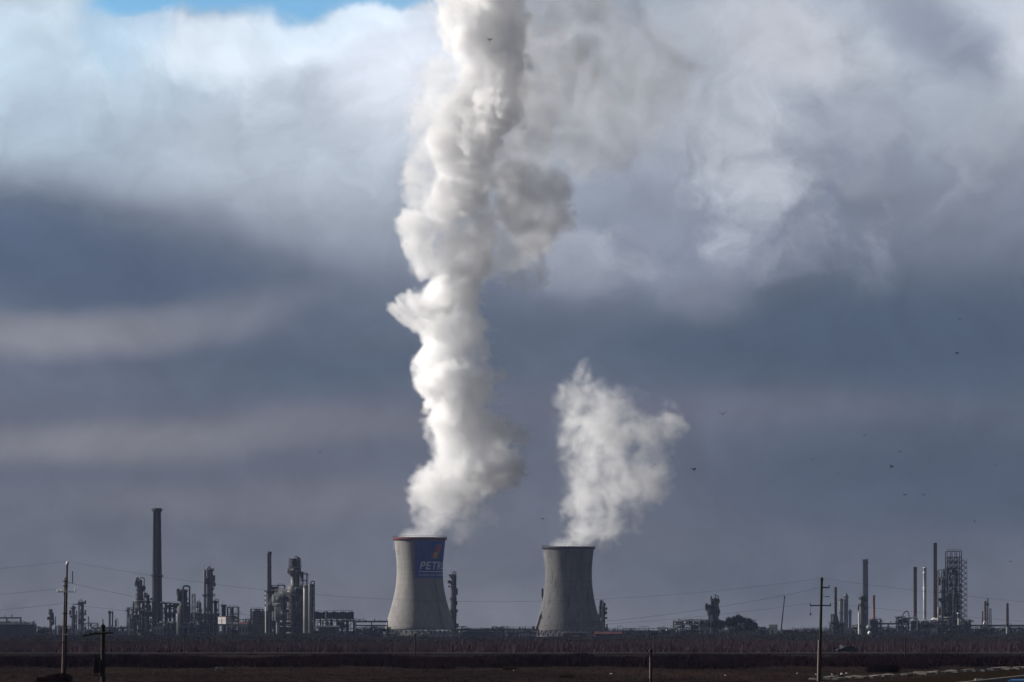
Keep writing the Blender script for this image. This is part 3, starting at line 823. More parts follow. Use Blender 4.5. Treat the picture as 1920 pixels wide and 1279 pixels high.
# the great chimney
Yc = 2820
t = thing("chimney", (gx(294.5, Yc), Yc, 0), "tallest dark concrete chimney with a flared crown on the left", "chimney")
zt = gz(953, Yc)
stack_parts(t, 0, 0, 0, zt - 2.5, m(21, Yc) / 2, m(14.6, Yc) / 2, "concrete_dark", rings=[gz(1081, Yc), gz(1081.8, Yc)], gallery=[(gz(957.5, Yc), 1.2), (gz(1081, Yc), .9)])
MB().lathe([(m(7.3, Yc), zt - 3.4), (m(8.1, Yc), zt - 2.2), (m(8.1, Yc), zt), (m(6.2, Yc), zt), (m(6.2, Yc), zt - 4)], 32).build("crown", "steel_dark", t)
frame(302, 334, 2800, 1131, "tall open frame with sky showing through, right of the great chimney", 7, 9, bays=4, seed=11, vessels=8, pipes=8, brace=False, solid=.28, posts=.5)
shed(287, 306, 2720, 1175, "small grey cabin in front of the great chimney foot", "clad", "clad", 6)
column(343.5, 2780, 15, 1105, "dark column with a hooked gooseneck pipe right of the open frame", "steel_dark", [(1109, 1.2, 0), (1116, 1.5, -1), (1124, 2, 0)], 1, steps=[(1194, 24), (1154, 24), (1139, 22), (1135, 15), (1108, 15)], pipe_mat="steel_dark", pout=4.5, lumps=8)
column(333.5, 2740, 4, 1151, "pale slim vessel against the hooked column base", "clad", [], 0, davit=False)
lattice_mast(363, 2790, 7, 6, 1114, "rust coloured lattice tower beside the gooseneck column", "lattice_tower", "lattice tower", "rust", nz=14, bar_r=.14, post_r=.2)
column(375, 2800, 5, 1129, "small column left of the twin capped columns", "clad_dim", [(1133, 2, -1), (1146, 2, 0)], -1, lumps=8)
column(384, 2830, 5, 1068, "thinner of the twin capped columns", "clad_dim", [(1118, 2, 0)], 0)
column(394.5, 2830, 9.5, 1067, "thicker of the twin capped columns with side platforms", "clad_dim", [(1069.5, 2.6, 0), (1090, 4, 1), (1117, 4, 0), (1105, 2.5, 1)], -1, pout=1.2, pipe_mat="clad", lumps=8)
column(404, 2810, 6, 1126, "short dark column at the right foot of the twin capped columns", "steel_dark", [(1130, 2, 0), (1145, 2, 1)], 1)
frame(358, 408, 2790, 1150, "low crowded unit beneath the twin capped columns", 4, 12, seed=13, vessels=14, pipes=16)
frame(300, 360, 2750, 1168, "low crowded unit beneath the gooseneck column", 3, 12, seed=14, vessels=10, pipes=14)
column(419.5, 2830, 8, 1134, "stubby square shouldered vessel above the pale stilted cabin", "steel_dark", [(1137, 1.5, 0)], 0)
frame(426, 446, 2840, 1138, "high platform on thin legs right of the pale stilted cabin", 4, 8, seed=15, vessels=5, pipes=3, brace=False)
t = shed(408, 424, 2700, 1155.5, "pale lit cabin on stilts beside the twin capped columns", "plaster", "rust", 5, rz=R(-48), windows=0, door=False, name="cabin", base_z=gz(1170, 2700))
st = MB()
for sx in (-1, 1):
    for sy in (.5, 4.5): st.box(sx * 4.3 - .2, sy - .2, -gz(1170, 2700), sx * 4.3 + .2, sy + .2, -.003)
st.build("stilt", "steel_dark", t)
MB().box(-.35, -.07, .3, .35, -.003, 3.9).build("door", "rust", t)
shed(448, 464, 2760, 1166, "low pale shed between pale stilted cabin and reactor", "clad", "rust", 7, pitch=1.2)
rack(404, 480, 2770, 1172, "pipe rack running from the pale stilted cabin to the reactor block", 5, seed=17)
shed(473, 503, 2760, 1146, "plain grey block at the foot of the thin stack", "clad_dim", "roof_dark", 14, name="plant_block", windows=0)
frame(470, 492, 2790, 1142, "thin roof canopy above the plain grey block", 3, 8, seed=18, vessels=3, pipes=3)
t = thing("chimney", (gx(505, 2790), 2790, 0), "thin pale stack left of the domed reactor", "chimney")
zt = gz(1037, 2790)
stack_parts(t, 0, 0, 0, zt, m(9.5, 2790) / 2, m(7.4, 2790) / 2, "clad_dim", rings=[gz(y, 2790) for y in (1060, 1090, 1120)], gallery=[(gz(1110, 2790), 1.4)])
MB().lathe([(m(4.0, 2790), zt - 1.5), (m(4.4, 2790), zt - 1.2), (m(4.4, 2790), zt + 1.0), (m(3.2, 2790), zt + 1.0)], 24).build("crown", "steel_dark", t)
column(498.5, 2750, 2.6, 1107, "ladder caged white riser drawn as the lit edge of the thin stack", "white", [(y, 1.3, -1) for y in (1110, 1118, 1127, 1136)], 0, davit=False)  # white riser stands in for the sunlit lower edge of the stack
frame(508, 533, 2820, 1097, "gantry with a heavy top beam between thin stack and domed reactor", 6, 10, bays=2, seed=19, vessels=5, pipes=4)
# domed reactor
t = column(553, 2780, 30, 1062, "domed reactor with a caged head, broadest vessel of the left plant", "clad_dim", [(1078, 3.5, 0), (1071, 2.5, -1), (1100, 2, 1)], 0,
       steps=[(1194, 32), (1113, 32), (1105, 27), (1098, 16.5), (1082, 16.5), (1077, 23), (1064, 23)], name="reactor", davit=False, lumps=8)
hd = MB(); r = m(12, 2780); z0 = gz(1064, 2780); z1 = gz(1045, 2780)
for k in range(10):
    a = 2 * math.pi * k / 10; hd.bar((r * math.cos(a), r * math.sin(a), z0), (r * math.cos(a) * .9, r * math.sin(a) * .9, z1 - 1), .18, n=5)
for z in np.linspace(z0 + 1, z1 - 1, 4):
    hd.tube([(r * math.cos(a), r * math.sin(a), z) for a in np.linspace(0, 2 * math.pi, 21)], .16, 5)
hd.build("head_cage", "steel_dark", t)
hv = MB(); hv.drum((-.8, 0), m(7, 2780), z0 - .5, gz(1047, 2780), .5, 16); hv.drum((2.2, .5), m(3, 2780), z0, gz(1044, 2780), .5, 14); hv.build("head_vessel", "steel_dark", t)
hp = MB(); hp.tube([(-1, -2, z0), (-1, -2, z1 - .5), (-.4, -2, z1 + .4), (1.6, -2, z1 + .4), (2.2, -2, z1 - .5), (2.2, -2, z0)], .45, 8); hp.build("head_pipe", "clad", t)
frame(560, 575, 2775, 1075, "slab sided stair tower hugging the domed reactor", 9, 6, bays=2, seed=21, vessels=4, pipes=5, name="stair_tower", cat="stair tower")
frame(514, 570, 2745, 1106, "dense dark steelwork around the base of the domed reactor", 8, 16, seed=22, vessels=26, pipes=34, vm=("steel_dark", "steel_dark", "steel", "clad_dim"), posts=.34)
column(520.5, 2720, 13, 1131, "pale fat vessel before the reactor steelwork", "clad", [(1137, 2, 0)], 0, steps=[(1194, 6), (1170, 6), (1163, 12), (1134, 13)])
column(573.5, 2735, 10, 1096, "pale smooth column right of the reactor", "clad", [(1101, 1.2, -1)], 0, davit=False)
column(583, 2725, 10, 1094, "rounded column with a hoop pipe and rungs, right end of the reactor group", "steel", [(1100, 1.2, 1), (1112, 1.2, 1), (1124, 1.2, 1), (1136, 1.2, 1)], 1, pout=1.4, pipe_mat="steel_dark", davit=False)
shed(560, 596, 2660, 1187, "low flat roofed store in front of the pale smooth column", "clad_dim", "steel", 8, windows=4)
# air coolers
Yk = 2720
t = thing("air_cooler", (gx(626, Yk), Yk, 0), "long dark bank of air coolers raised on legs right of the reactor", "air cooler")
W = m(73, Yk); zb, zt = gz(1160, Yk), gz(1147, Yk)
b = MB(); n = 9
for q in range(n): x0 = -W / 2 + W * q / n; b.box(x0 + .05, 0, zb, x0 + W / n - .05, 12, zt - (.5 if q % 2 else 0))
b.build("fan_bay", "steel_dark", t)
d = MB(); d.box(-W / 2 - .5, -1.4, zb - .4, W / 2 + 2.4, 13, zb - .004); d.build("walkway", "steel_dark", t)
for q in range(8):
    x = -W / 2 + W * q / 7; MB().box(x - .3, .5, 0, x + .3, 1.1, zb - .41).build("leg", "steel_dark", t)
    MB().box(x - .3, 10.5, 0, x + .3, 11.1, zb - .41).build("leg", "steel_dark", t)
p = MB()
for q in range(14): x = -W / 2 + W * (q + .3) / 14; p.bar((x, 1, zt - .6), (x, 1, zt + (1.6 if q > 6 else .6)), .16, n=5)
p.bar((-W / 2, 1, zt + .9), (W / 2, 1, zt + .9), .07, n=4)
p.build("vent_pipe", "steel_dark", t)
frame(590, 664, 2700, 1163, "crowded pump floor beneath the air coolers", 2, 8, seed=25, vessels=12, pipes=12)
column(612, 2715, 4.5, 1145.5, "stub vessel poking above the air cooler bank", "steel_dark", [], 0, base_z=0, davit=False)
shed(597, 629, 2640, 1173.2, "long low shed with a bright white roof edge under the air coolers", "clad_dim", "white", 9, windows=5, roof_t=.9, rz=R(-14))
shed(629, 643, 2600, 1189.5, "small pale kiosk in front of the air coolers", "plaster", "steel", 4, windows=1)
rack(640, 664, 2690, 1164.5, "short pipe bridge at the right end of the air coolers", 4, seed=28)
rack(667, 726, 2760, 1166, "flat topped pipe rack touching the signed tower's left foot", 6, seed=29, tiers=2, valves=12)
frame(668, 728, 2780, 1177, "low dark unit beneath the flat topped pipe rack", 2, 8, seed=30, vessels=10, pipes=10)
shed(716, 724, 2640, 1190, "tiny white hut by the left foot of the signed tower", "white", "steel", 3, windows=1)
# ------------------------------------------------------------------ refinery, between and right of the towers
column(849.5, 2960, 10.5, 1076, "tall dark column just right of the signed tower", "steel_dark", [(1083, 2.0, 0), (1090, 1.5, 1), (1124, 1.5, 0), (1146, 4.0, 0), (1155, 2.0, 0)], 1, steps=[(1192, 11), (1150, 11), (1120, 9.5), (1079, 9)], pout=.8, lumps=8)
rack(852, 1010, 2820, 1181, "long low pipe rack between the two cooling towers", 6, seed=31, loops=[(858, 876, 1175)], valves=26)
frame(930, 945, 2840, 1176, "small pump frame in the middle of the rack between the towers", 2, 6, seed=32, vessels=4, pipes=4)
shed(868, 930, 2760, 1184, "dark low workshop between the towers", "steel_dark", "roof_dark", 10, windows=8)
shed(946, 952, 2740, 1187, "pale gate pillar shed right of the low workshop", "plaster", "steel", 3, windows=0)
shed(975, 992, 2740, 1187, "pale windowed hut close to the plain tower's left foot", "plaster", "steel", 5, windows=3)
column(1131.5, 3050, 6.5, 1130, "slim dark column just right of the plain cooling tower", "steel_dark", [(1135, 1.5, 1), (1144, 1.5, 0), (1152, 2, 0), (1163, 2.5, -1)], -1, pout=3.5, pipe_mat="steel_dark", lumps=14)
column(1123, 3040, 5, 1152, "small drum column pressed against the plain tower's right edge", "steel_dark", [(1158, 1.5, 0)], 1)
shed(1056, 1102, 2480, 1185.5, "red brick building with a pale roof edge before the plain tower", "brick", "plaster", 9, windows=5, name="brick_building", roof_t=.5)
shed(1116, 1166, 2460, 1183.5, "lower red brick building right of the plain tower", "brick", "brick", 10, pitch=1.4, windows=4, name="brick_building")
shed(1072, 1086, 2440, 1190, "grey garage door annexe before the red brick building", "clad", "steel", 4, windows=0)
rack(1150, 1268, 2800, 1184.5, "long low pipe rack right of the brick buildings", 6, seed=35, loops=[(1158, 1168, 1174), (1198, 1216, 1175)], valves=18)
shed(1160, 1190, 2700, 1187, "pale long wall shed below the rack right of the brick buildings", "clad_dim", "steel_dark", 6, windows=5)
frame(1236, 1268, 2800, 1177, "low step of the dark unit at centre right", 2, 8, seed=36, vessels=8, pipes=10)
frame(1264, 1332, 2790, 1164, "dark crowded unit left of the twin headed column", 4, 14, seed=37, vessels=24, pipes=26, solid=.55)
shed(1312, 1332, 2730, 1175, "pale fronted substation before the dark crowded unit", "clad", "clad", 6, windows=2)
column(1331, 2880, 7, 1133, "lower of the twin headed columns in the dark unit", "steel_dark", [(1138, 1.5, 0), (1147, 2.2, -1), (1153, 2, 0)], 0, lumps=14)
column(1341, 2880, 9, 1121, "higher of the twin headed columns topped by a rod", "steel_dark", [(1126, 1.5, 0), (1135, 2.2, 1), (1147, 1.6, 0)], 1, pout=1.2, pipe_mat="steel_dark", lumps=14)
lattice_mast(1341, 2884, 1.6, .8, 1114, "thin rod mast behind the higher twin headed column")
column(1334, 2760, 4, 1152, "pale thin riser at the foot of the twin headed columns", "clad", [], 0, davit=False)
frame(1352, 1414, 2830, 1166, "dark pipe structure hidden behind bare trees at centre right", 3, 12, seed=38, vessels=14, pipes=14)
t = shed(1442, 1455, 2700, 1170, "little white house with a dark peaked roof near the leaning mast", "plaster", "roof_dark", 5, pitch=2.2, rz=R(-14), name="house", windows=1)
# leaning mast
Yl = 2650
t = thing("leaning_mast", (gx(1463, Yl), Yl, 0), "thin mast leaning to the right beside the little white house", "mast")
a = Vector((0, 0, 0)); b = Vector((m(8, Yl), 0, gz(1121, Yl)))
f = MB(); f.bar(a, b, .55, .3, 6); f.build("boom", "steel_dark", t)
f = MB()
for k in range(24):
    p = a + (b - a) * (k / 24); f.bar(p + Vector((-.5, -.4, 0)), p + Vector((.5, -.4, .4)), .08, n=4)
f.box(-.7, -.6, -.02, .7, .6, 1.2); f.build("rungs", "steel_dark", t)
f = MB(); f.cbox(b + Vector((0, 0, .5)), .9, .9, 1.4); f.build("head", "steel_dark", t)
# hazy group behind the right pole
heater(1567, 2900, 12, 1166, 5.2, 1101, "orange and black stack right of the crossarmed pole", "rust", "steel", sbase=1152, sw_top=4.6)
lattice_mast(1561, 2890, 7, 5, 1152, "small lattice tower at the foot of the orange and black stack", "lattice_tower", "lattice tower", nz=10, bar_r=.15, post_r=.2)
column(1577, 4700, 8, 1122, "lower left of three pale blue far columns", "clad_dim", [(1126, 1, 0), (1150, 1, 0)], 0)
column(1586.5, 4700, 8, 1112, "tallest of three pale blue far columns", "clad_dim", [(1120, 1, 0), (1150, 1, 0)], 0, steps=[(1192, 8), (1118, 8), (1115, 4)])
column(1594, 4700, 5, 1143, "shortest of three pale blue far columns", "clad_dim", [(1150, 1, 0)], 0)
shed(1582, 1598, 3300, 1177.5, "pale low roof below the three far columns", "clad", "clad", 8, windows=3)
frame(1558, 1582, 2880, 1168, "small pipe unit under the orange and black stack", 3, 8, seed=40, vessels=8, pipes=8)
t = thing("chimney", (gx(1622.5, 4600), 4600, 0), "thick blue hazed chimney on the right", "chimney"); zt = gz(1051, 4600)
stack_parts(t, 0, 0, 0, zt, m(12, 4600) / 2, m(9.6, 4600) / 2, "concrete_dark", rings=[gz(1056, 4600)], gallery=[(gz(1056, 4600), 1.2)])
column(1616, 2800, 9, 1117, "grey column with a dark overhanging head before the blue chimney", "steel", [(1123, 2.2, 0), (1119, 4.0, 1), (1135, 1.5, 0)], 0, lumps=8)
column(1610.5, 2760, 3, 1149, "bright white riser left of the column with overhanging head", "white", [], 0, davit=False)
heater(1638.5, 2780, 14, 1164, 4.6, 1116, "short orange lit stack on a round based heater", "orange", "steel_dark", sbase=1160)
frame(1632, 1652, 2790, 1161, "platform arm reaching right of the short orange stack", 3, 6, seed=41, vessels=3, pipes=4)
for px, py, Y, r, lab in ((1629, 1176, 2700, 4.6, "upper bright white spherical vessel below the orange stack"), (1630.5, 1187, 2650, 3.6, "lower bright white spherical vessel below the orange stack")):
    t = thing("pressure_sphere", (gx(px, Y), Y, 0), lab, "spherical vessel"); z = gz(py, Y); rr_ = m(r, Y)
    z = max(z, rr_ + .8)
    MB().ball((0, 0, z), rr_, 20).build("shell", "white", t)
    for k in range(6): a = k * math.pi / 3; MB().bar((rr_ * .95 * math.cos(a), rr_ * .95 * math.sin(a), 0), (rr_ * .95 * math.cos(a), rr_ * .95 * math.sin(a), z), .16).build("leg", "steel", t)
rack(1640, 1692, 2800, 1170, "pipe rack from the orange stack to the furnace block", 5, seed=43, valves=10)
frame(1640, 1690, 2780, 1178, "low cluttered pump yard right of the white spheres", 2, 8, seed=44, vessels=14, pipes=16, vm=("white", "clad", "steel_dark"))  # white vessels added as sunlit glints among the pumps
# furnace block
frame(1684, 1703, 2720, 1158, "boxy unit with white looping pipes left of the furnace block", 3, 10, seed=45, vessels=6, pipes=8, vm=("clad", "steel", "steel_dark"))
t = thing("loop_pipe", (gx(1698.5, 2700), 2700, 0), "white looping pipe arched above the boxy unit", "pipe loop")
k = 2700 / FPX
def lp(pts, r): MB().tube([((x - 1698.5) * k, 0, gz(y, 2700)) for x, y in pts], r, 8).build("pipe", "white", t)
lp([(1692, 1158), (1693, 1153), (1696, 1148), (1699, 1146), (1702, 1147), (1704, 1151), (1704.5, 1158)], .55)
lp([(1705, 1158.5), (1712, 1158.5), (1720, 1158.5)], .5)
lp([(1720, 1158.5), (1720, 1166), (1719.5, 1176), (1719.5, 1182)], .4)
for x in (1692, 1704.5, 1719.5): MB().bar(((x - 1698.5) * k, 0, 0), ((x - 1698.5) * k, 0, gz(1159, 2700)), .3).build("riser", "clad", t)
heater(1716, 2800, 14, 1164, 6.4, 1063, "dark red furnace stack, left of three tall stacks", "rust_dark", "clad", sbase=1161)
heater(1734, 2740, 13, 1164, 6.2, 1064, "white furnace stack between two dark red ones", "white", "white", sbase=1161)
heater(1753.5, 2750, 15, 1162, 7.2, 1018, "tallest dark red furnace stack beside the lattice derrick", "rust_dark", "white", sbase=1158, sw_top=6.4)
t = frame(1704, 1762, 2705, 1168, "pipework tangle at the feet of the three furnace stacks", 3, 6, seed=47, vessels=14, pipes=20, vm=("white", "white", "steel_dark"), solid=.2)  # white vessels put sun glints into the colour of the pipework
column(1759.5, 2745, 3, 1138, "pale riser between tallest red stack and derrick", "clad", [], 0, davit=False)
# lattice derrick
Yd = 2790
t = thing("derrick", (gx(1789.5, Yd), Yd, 0), "tall open lattice derrick with zigzag stairs on its right flank", "derrick")
W = m(27, Yd); H = gz(1033, Yd); D = 12.0; lev = 15
f = MB(); xs = np.linspace(-W / 2, W / 2, 4); ys = (0, D)
for x in xs:
    for y in ys: f.box(x - .24, y - .24, 0, x + .24, y + .24, H)
for k in range(lev):
    z0 = H * k / lev; z1 = H * (k + 1) / lev
    for y in ys:
        f.box(-W / 2, y - .16, z1 - .35, W / 2, y + .16, z1 - .02)
        for i in range(3):
            if k < lev - 1:
                f.bar((xs[i], y, z0), (xs[i + 1], y, z1), .2, n=4); f.bar((xs[i + 1], y, z0), (xs[i], y, z1), .2, n=4)
    for x in xs: f.box(x - .16, 0, z1 - .4, x + .16, D, z1 - .07); f.bar((x, 0, z0), (x, D, z1), .12, n=4)
f.build("lattice", "steel_dark", t)
for k in range(2, 14):
    z = H * k / lev; fl = MB().box(-W / 2 + (k % 3) * W / 6, .3, z, W / 2 - ((k + 1) % 3) * W / 6, D - .3, z + .14)
    for q in range(9): x = -W / 2 + W * q / 8; fl.bar((x, -.15, z), (x, -.15, z + 1.2), .09, n=4)
    for hh in (.6, 1.2): fl.bar((-W / 2, -.15, z + hh), (W / 2, -.15, z + hh), .09, n=4)
    fl.build("floor", "steel_dark", t)
rd = random.Random(71)
for q in range(16):
    x = rd.uniform(-W / 2 + .8, W / 2 - .8); z = H * rd.randrange(2, 13) / lev + .2; y = rd.uniform(1, D - 2)
    if q % 2: MB().drum((x, y), rd.uniform(.6, 1.1), z, z + rd.uniform(2.5, 4.2), .4, 12).build("vessel", rd.choice(["steel_dark", "steel", "clad_dim"]), t)
    else: MB().tube([(x, -.5, z), (x, -.5, z + 5), (x + rd.uniform(-3, 3), -.5, z + 5.4), (x + rd.uniform(-3, 3), -.5, z + 11)], .22, 6).build("pipe", rd.choice(["steel", "clad_dim", "rust_dark"]), t)
for x, z0, z1, r in ((-W * .25, 12, H * .52, 1.9), (W * .2, 12, H * .52, 1.9), (W * .2, H * .62, H * .78, 1.3)):
    MB().drum((x, D / 2), r, z0, z1, .5, 18, under=True).build("coke_drum", "steel", t)
for x in (-W * .12, W * .1, W * .4): MB().tube([(x, -.6, 2), (x, -.6, H * .6), (x + .5, 1, H * .62)], .3, 6).build("pipe", "clad_dim", t)
s = MB(); zs0_, zs1_ = gz(1160, Yd), gz(1050, Yd); nf = 11; xo0, xo1 = W / 2 + .3, W / 2 + m(9, Yd)
for q in range(nf):
    z0 = zs0_ + (zs1_ - zs0_) * q / nf; z1 = zs0_ + (zs1_ - zs0_) * (q + 1) / nf; zm = (z0 + z1) / 2
    s.bar((xo0, -.2, z0), (xo1, -.2, zm), .28, n=5); s.bar((xo1, .9, zm), (xo0, .9, z1), .28, n=5)
    s.bar((xo0, -.2, z0 + 1), (xo1, -.2, zm + 1), .09, n=4); s.bar((xo1, .9, zm + 1), (xo0, .9, z1 + 1), .09, n=4)
    s.box(xo1 - .6, -.6, zm - .2, xo1 + .6, 1.4, zm)
s.bar((xo1 + .4, .3, zs0_ - 8), (xo1 + .4, .3, zs1_ + 1), .14, n=4)
s.build("zigzag_stair", "steel_dark", t)
tp = MB()
for q in range(9): x = -W / 2 + W * q / 8; tp.bar((x, 0, H), (x, 0, H + 1.3), .1, n=4)
tp.bar((-W / 2, 0, H + 1.3), (W / 2, 0, H + 1.3), .1, n=4); tp.build("handrail", "steel_dark", t)
frame(1760, 1777, 2800, 1068, "slender lower frame joined to the left of the derrick", 9, 8, bays=2, seed=50, vessels=2, pipes=5, posts=.16)
column(1768, 2785, 8.5, 1084, "dark column inside the slender frame left of the derrick", "steel_dark", [(1092, 1.5, 0), (1110, 1.5, 0), (1130, 1.5, 0)], 0, lumps=8)
frame(1776, 1806, 2760, 1160, "dark base unit under the lattice derrick", 3, 10, seed=51, vessels=12, pipes=14)
# conveyor house
t = thing("conveyor", (gx(1808, 2760), 2760, 0), "sloping conveyor gallery coming down from the derrick", "conveyor")
k = 2760 / FPX
c = MB(); x0, x1 = (1796 - 1808) * k, (1820 - 1808) * k; za, zb = gz(1153, 2760), gz(1180, 2760)
c.add([(x0, 0, za - 1.6), (x1, 0, zb - 1.6), (x1, 0, zb + .8), (x0, 0, za + .8), (x0, 3, za - 1.6), (x1, 3, zb - 1.6), (x1, 3, zb + .8), (x0, 3, za + .8)],
      [(0, 1, 2, 3), (7, 6, 5, 4), (0, 4, 5, 1), (3, 2, 6, 7), (0, 3, 7, 4), (1, 5, 6, 2)]); c.build("gallery", "clad_dim", t)
for f_ in (.15, .5, .85): x = x0 + (x1 - x0) * f_; MB().box(x - .25, 1, 0, x + .25, 1.6, za + (zb - za) * f_ - 1.5).build("leg", "steel_dark", t)
MB().box(x0 - .2, -.4, za + .9, x0 + 5.6, 3.4, za + 1.5).build("roof_cap", "white", t)
shed(1797, 1803, 2740, 1158, "narrow pale silo house in front of the derrick base", "plaster", "steel", 4, windows=0, door=False, name="silo_house")
frame(1806, 1820, 2740, 1164, "stepped pipe unit at the conveyor foot", 3, 8, seed=52, vessels=6, pipes=8)
# far right
rack(1816, 1935, 2800, 1173.5, "long pipe bridge at the right edge of the plant", 6, seed=53, valves=8, tiers=2)
heater(1847.5, 2770, 8, 1170, 5.0, 1127, "squat red stack beside a thinner black one", "rust", "white", sbase=1163, sw_top=4.0)
column(1852, 2800, 2.6, 1122, "thin black stack beside the squat red one", "steel_dark", [(1135, 1, 0)], 0, davit=False)
lattice_mast(1842.5, 2790, 3, 1.5, 1146, "low lattice mast left of the squat red stack")
lattice_mast(1857, 2790, 5, 2.5, 1141, "low lattice mast right of the thin black stack")
heater(1889, 2770, 8, 1176, 5.4, 1131, "dark red stack nearest the right edge", "rust_dark", "clad_dim", sbase=1170, sw_top=4.2)
column(1888, 2720, 3.4, 1176, "bright white vessel below the rightmost red stack", "white", [], 0, davit=False)
frame(1820, 1870, 2760, 1179, "low cluttered unit under the squat red stack", 2, 8, seed=55, vessels=12, pipes=16, vm=("clad", "white", "white"))  # white vessels give this unit its sunlit spots by colour
frame(1870, 1930, 2760, 1178, "low cluttered unit under the rightmost red stack", 2, 8, seed=56, vessels=12, pipes=16, vm=("clad", "clad_dim", "steel_dark"))
shed(1896, 1906, 2700, 1190, "tiny pale hut at the right end of the plant", "white", "steel", 3, windows=1)
shed(1876, 1882, 2690, 1190, "tiny pale kiosk below the rightmost red stack", "plaster", "steel", 3, windows=1)
rack(1412, 1560, 2900, 1186, "low far pipe rack between bare trees and crossarmed pole", 5, seed=57, valves=14)
shed(1466, 1496, 2880, 1181, "pale long roof left of the crossarmed pole", "clad_dim", "clad", 10, windows=5)
# ------------------------------------------------------------------ low clutter along the foot of the plant
for a, b, Y, top, lv, lab in (
    (62, 92, 2900, 1177, 2, "low pipe yard between the storage tank and the short lone column"), (106, 132, 2920, 1175, 2, "low pipe yard between thin mast and far hazy pair"),
    (182, 240, 2840, 1177, 2, "long low pipe yard under the thin twin columns"), (446, 474, 2790, 1161, 3, "blocky low unit just left of the plain grey block"),
    (856, 930, 2860, 1182, 2, "low equipment row behind the dark workshop between the towers"), (948, 1004, 2860, 1183, 2, "low equipment row left of the plain tower"),
    (1168, 1236, 2830, 1182, 2, "low equipment row right of the brick buildings"), (1414, 1441, 2860, 1178, 2, "low unit between the dark tree clump and the white house"),
    (1472, 1534, 2880, 1184, 2, "low long unit under the far pipe rack"), (1598, 1634, 2810, 1176, 3, "crowded low unit at the foot of the blue chimney"),
    (1764, 1812, 2730, 1172, 3, "crowded low unit in front of the derrick base")):
    frame(a, b, Y, top, lab, lv, 9, seed=int(a) + 900, vessels=10, pipes=12, vm=("steel_dark", "steel", "clad", "clad_dim"), solid=.5)
# ------------------------------------------------------------------ roads and verges
def sheet(name, pts, z, mat, label=None, thick=None):
    b = MB()
    n = len(pts)
    if thick is None: b.add([(x, y, z) for x, y in pts], [tuple(range(n))])
    else:
        vs = [(x, y, 0.0) for x, y in pts] + [(x, y, z) for x, y in pts]
        b.add(vs, [tuple(range(n, 2 * n))] + [(i, (i + 1) % n, n + (i + 1) % n, n + i) for i in range(n)])
    o = b.build(name, mat); tag(o, label, kind="structure"); return o
M["road_far"] = surf("pale_field_road", (.085, .075, .08), (.12, .11, .112), .95, scale=.2, stretch=(.3, 1, 1), c3=(.03, .026, .026), wear=.3, spec=0)
M["asphalt"] = surf("dark_asphalt", (.010, .010, .011), (.016, .016, .017), .95, scale=.6, spec=0)
M["verge"] = surf("brown_verge", (.012, .008, .006), (.020, .014, .009), 1.0, scale=.5, c3=(.028, .021, .014), wear=.2, spec=0)
M["kerb"] = surf("weathered_kerb", (.22, .20, .185), (.34, .31, .29), .95, scale=1.2, stretch=(1, 1, 1), c3=(.08, .065, .05), wear=.5, spec=0)
M["slab"] = surf("weathered_slab", (.20, .18, .165), (.36, .33, .30), .95, scale=.9, c3=(.07, .06, .05), wear=.55, spec=0)
sheet("field_road", [(-900, 792), (900, 792), (900, 803), (-900, 803)], .30, "road_far", "pale straight road crossing the fields below the plant", .3)
def edge_x(Y): return 44.9 + (Y - 371) * .243
ys_ = (150, 260, 371, 480, 700)
road = [(edge_x(y), y) for y in ys_] + [(edge_x(y) + 18, y) for y in ys_[::-1]]
sheet("road", road, .02, "asphalt", "dark asphalt road at the lower right corner")
sheet("verge", [(edge_x(y) - 9.5 - (y - 371) * .02, y) for y in (150, 371, 560)] + [(edge_x(y) - .34, y) for y in (560, 371, 150)], .012, "verge", "brown earth verge between slabs and road")
kb = MB()
for i in range(len(ys_) - 1):
    y0, y1 = ys_[i], ys_[i + 1]; x0, x1 = edge_x(y0), edge_x(y1); w = .32
    kb.add([(x0 - w, y0, 0), (x0 - .003, y0, 0), (x1 - .003, y1, 0), (x1 - w, y1, 0), (x0 - w, y0, .15), (x0 - .003, y0, .15), (x1 - .003, y1, .15), (x1 - w, y1, .15)], [(4, 5, 6, 7), (0, 4, 7, 3), (1, 2, 6, 5)])
tag(kb.build("kerb", "kerb"), "pale kerb edging the dark road at the lower right", kind="structure")
blk = MB(); blk.box(-.4, -.2, 0, .4, .2, .22); blk.box(-.36, -.17, .223, .36, .17, .25)  # pale block stands in for a highlight along the kerb
tag(blk.build("kerb_highlight", "plaster", None, (46.0, 378.0, .0)), "pale piece added as the highlight on the kerb by the road", "kerb highlight", kind="thing")
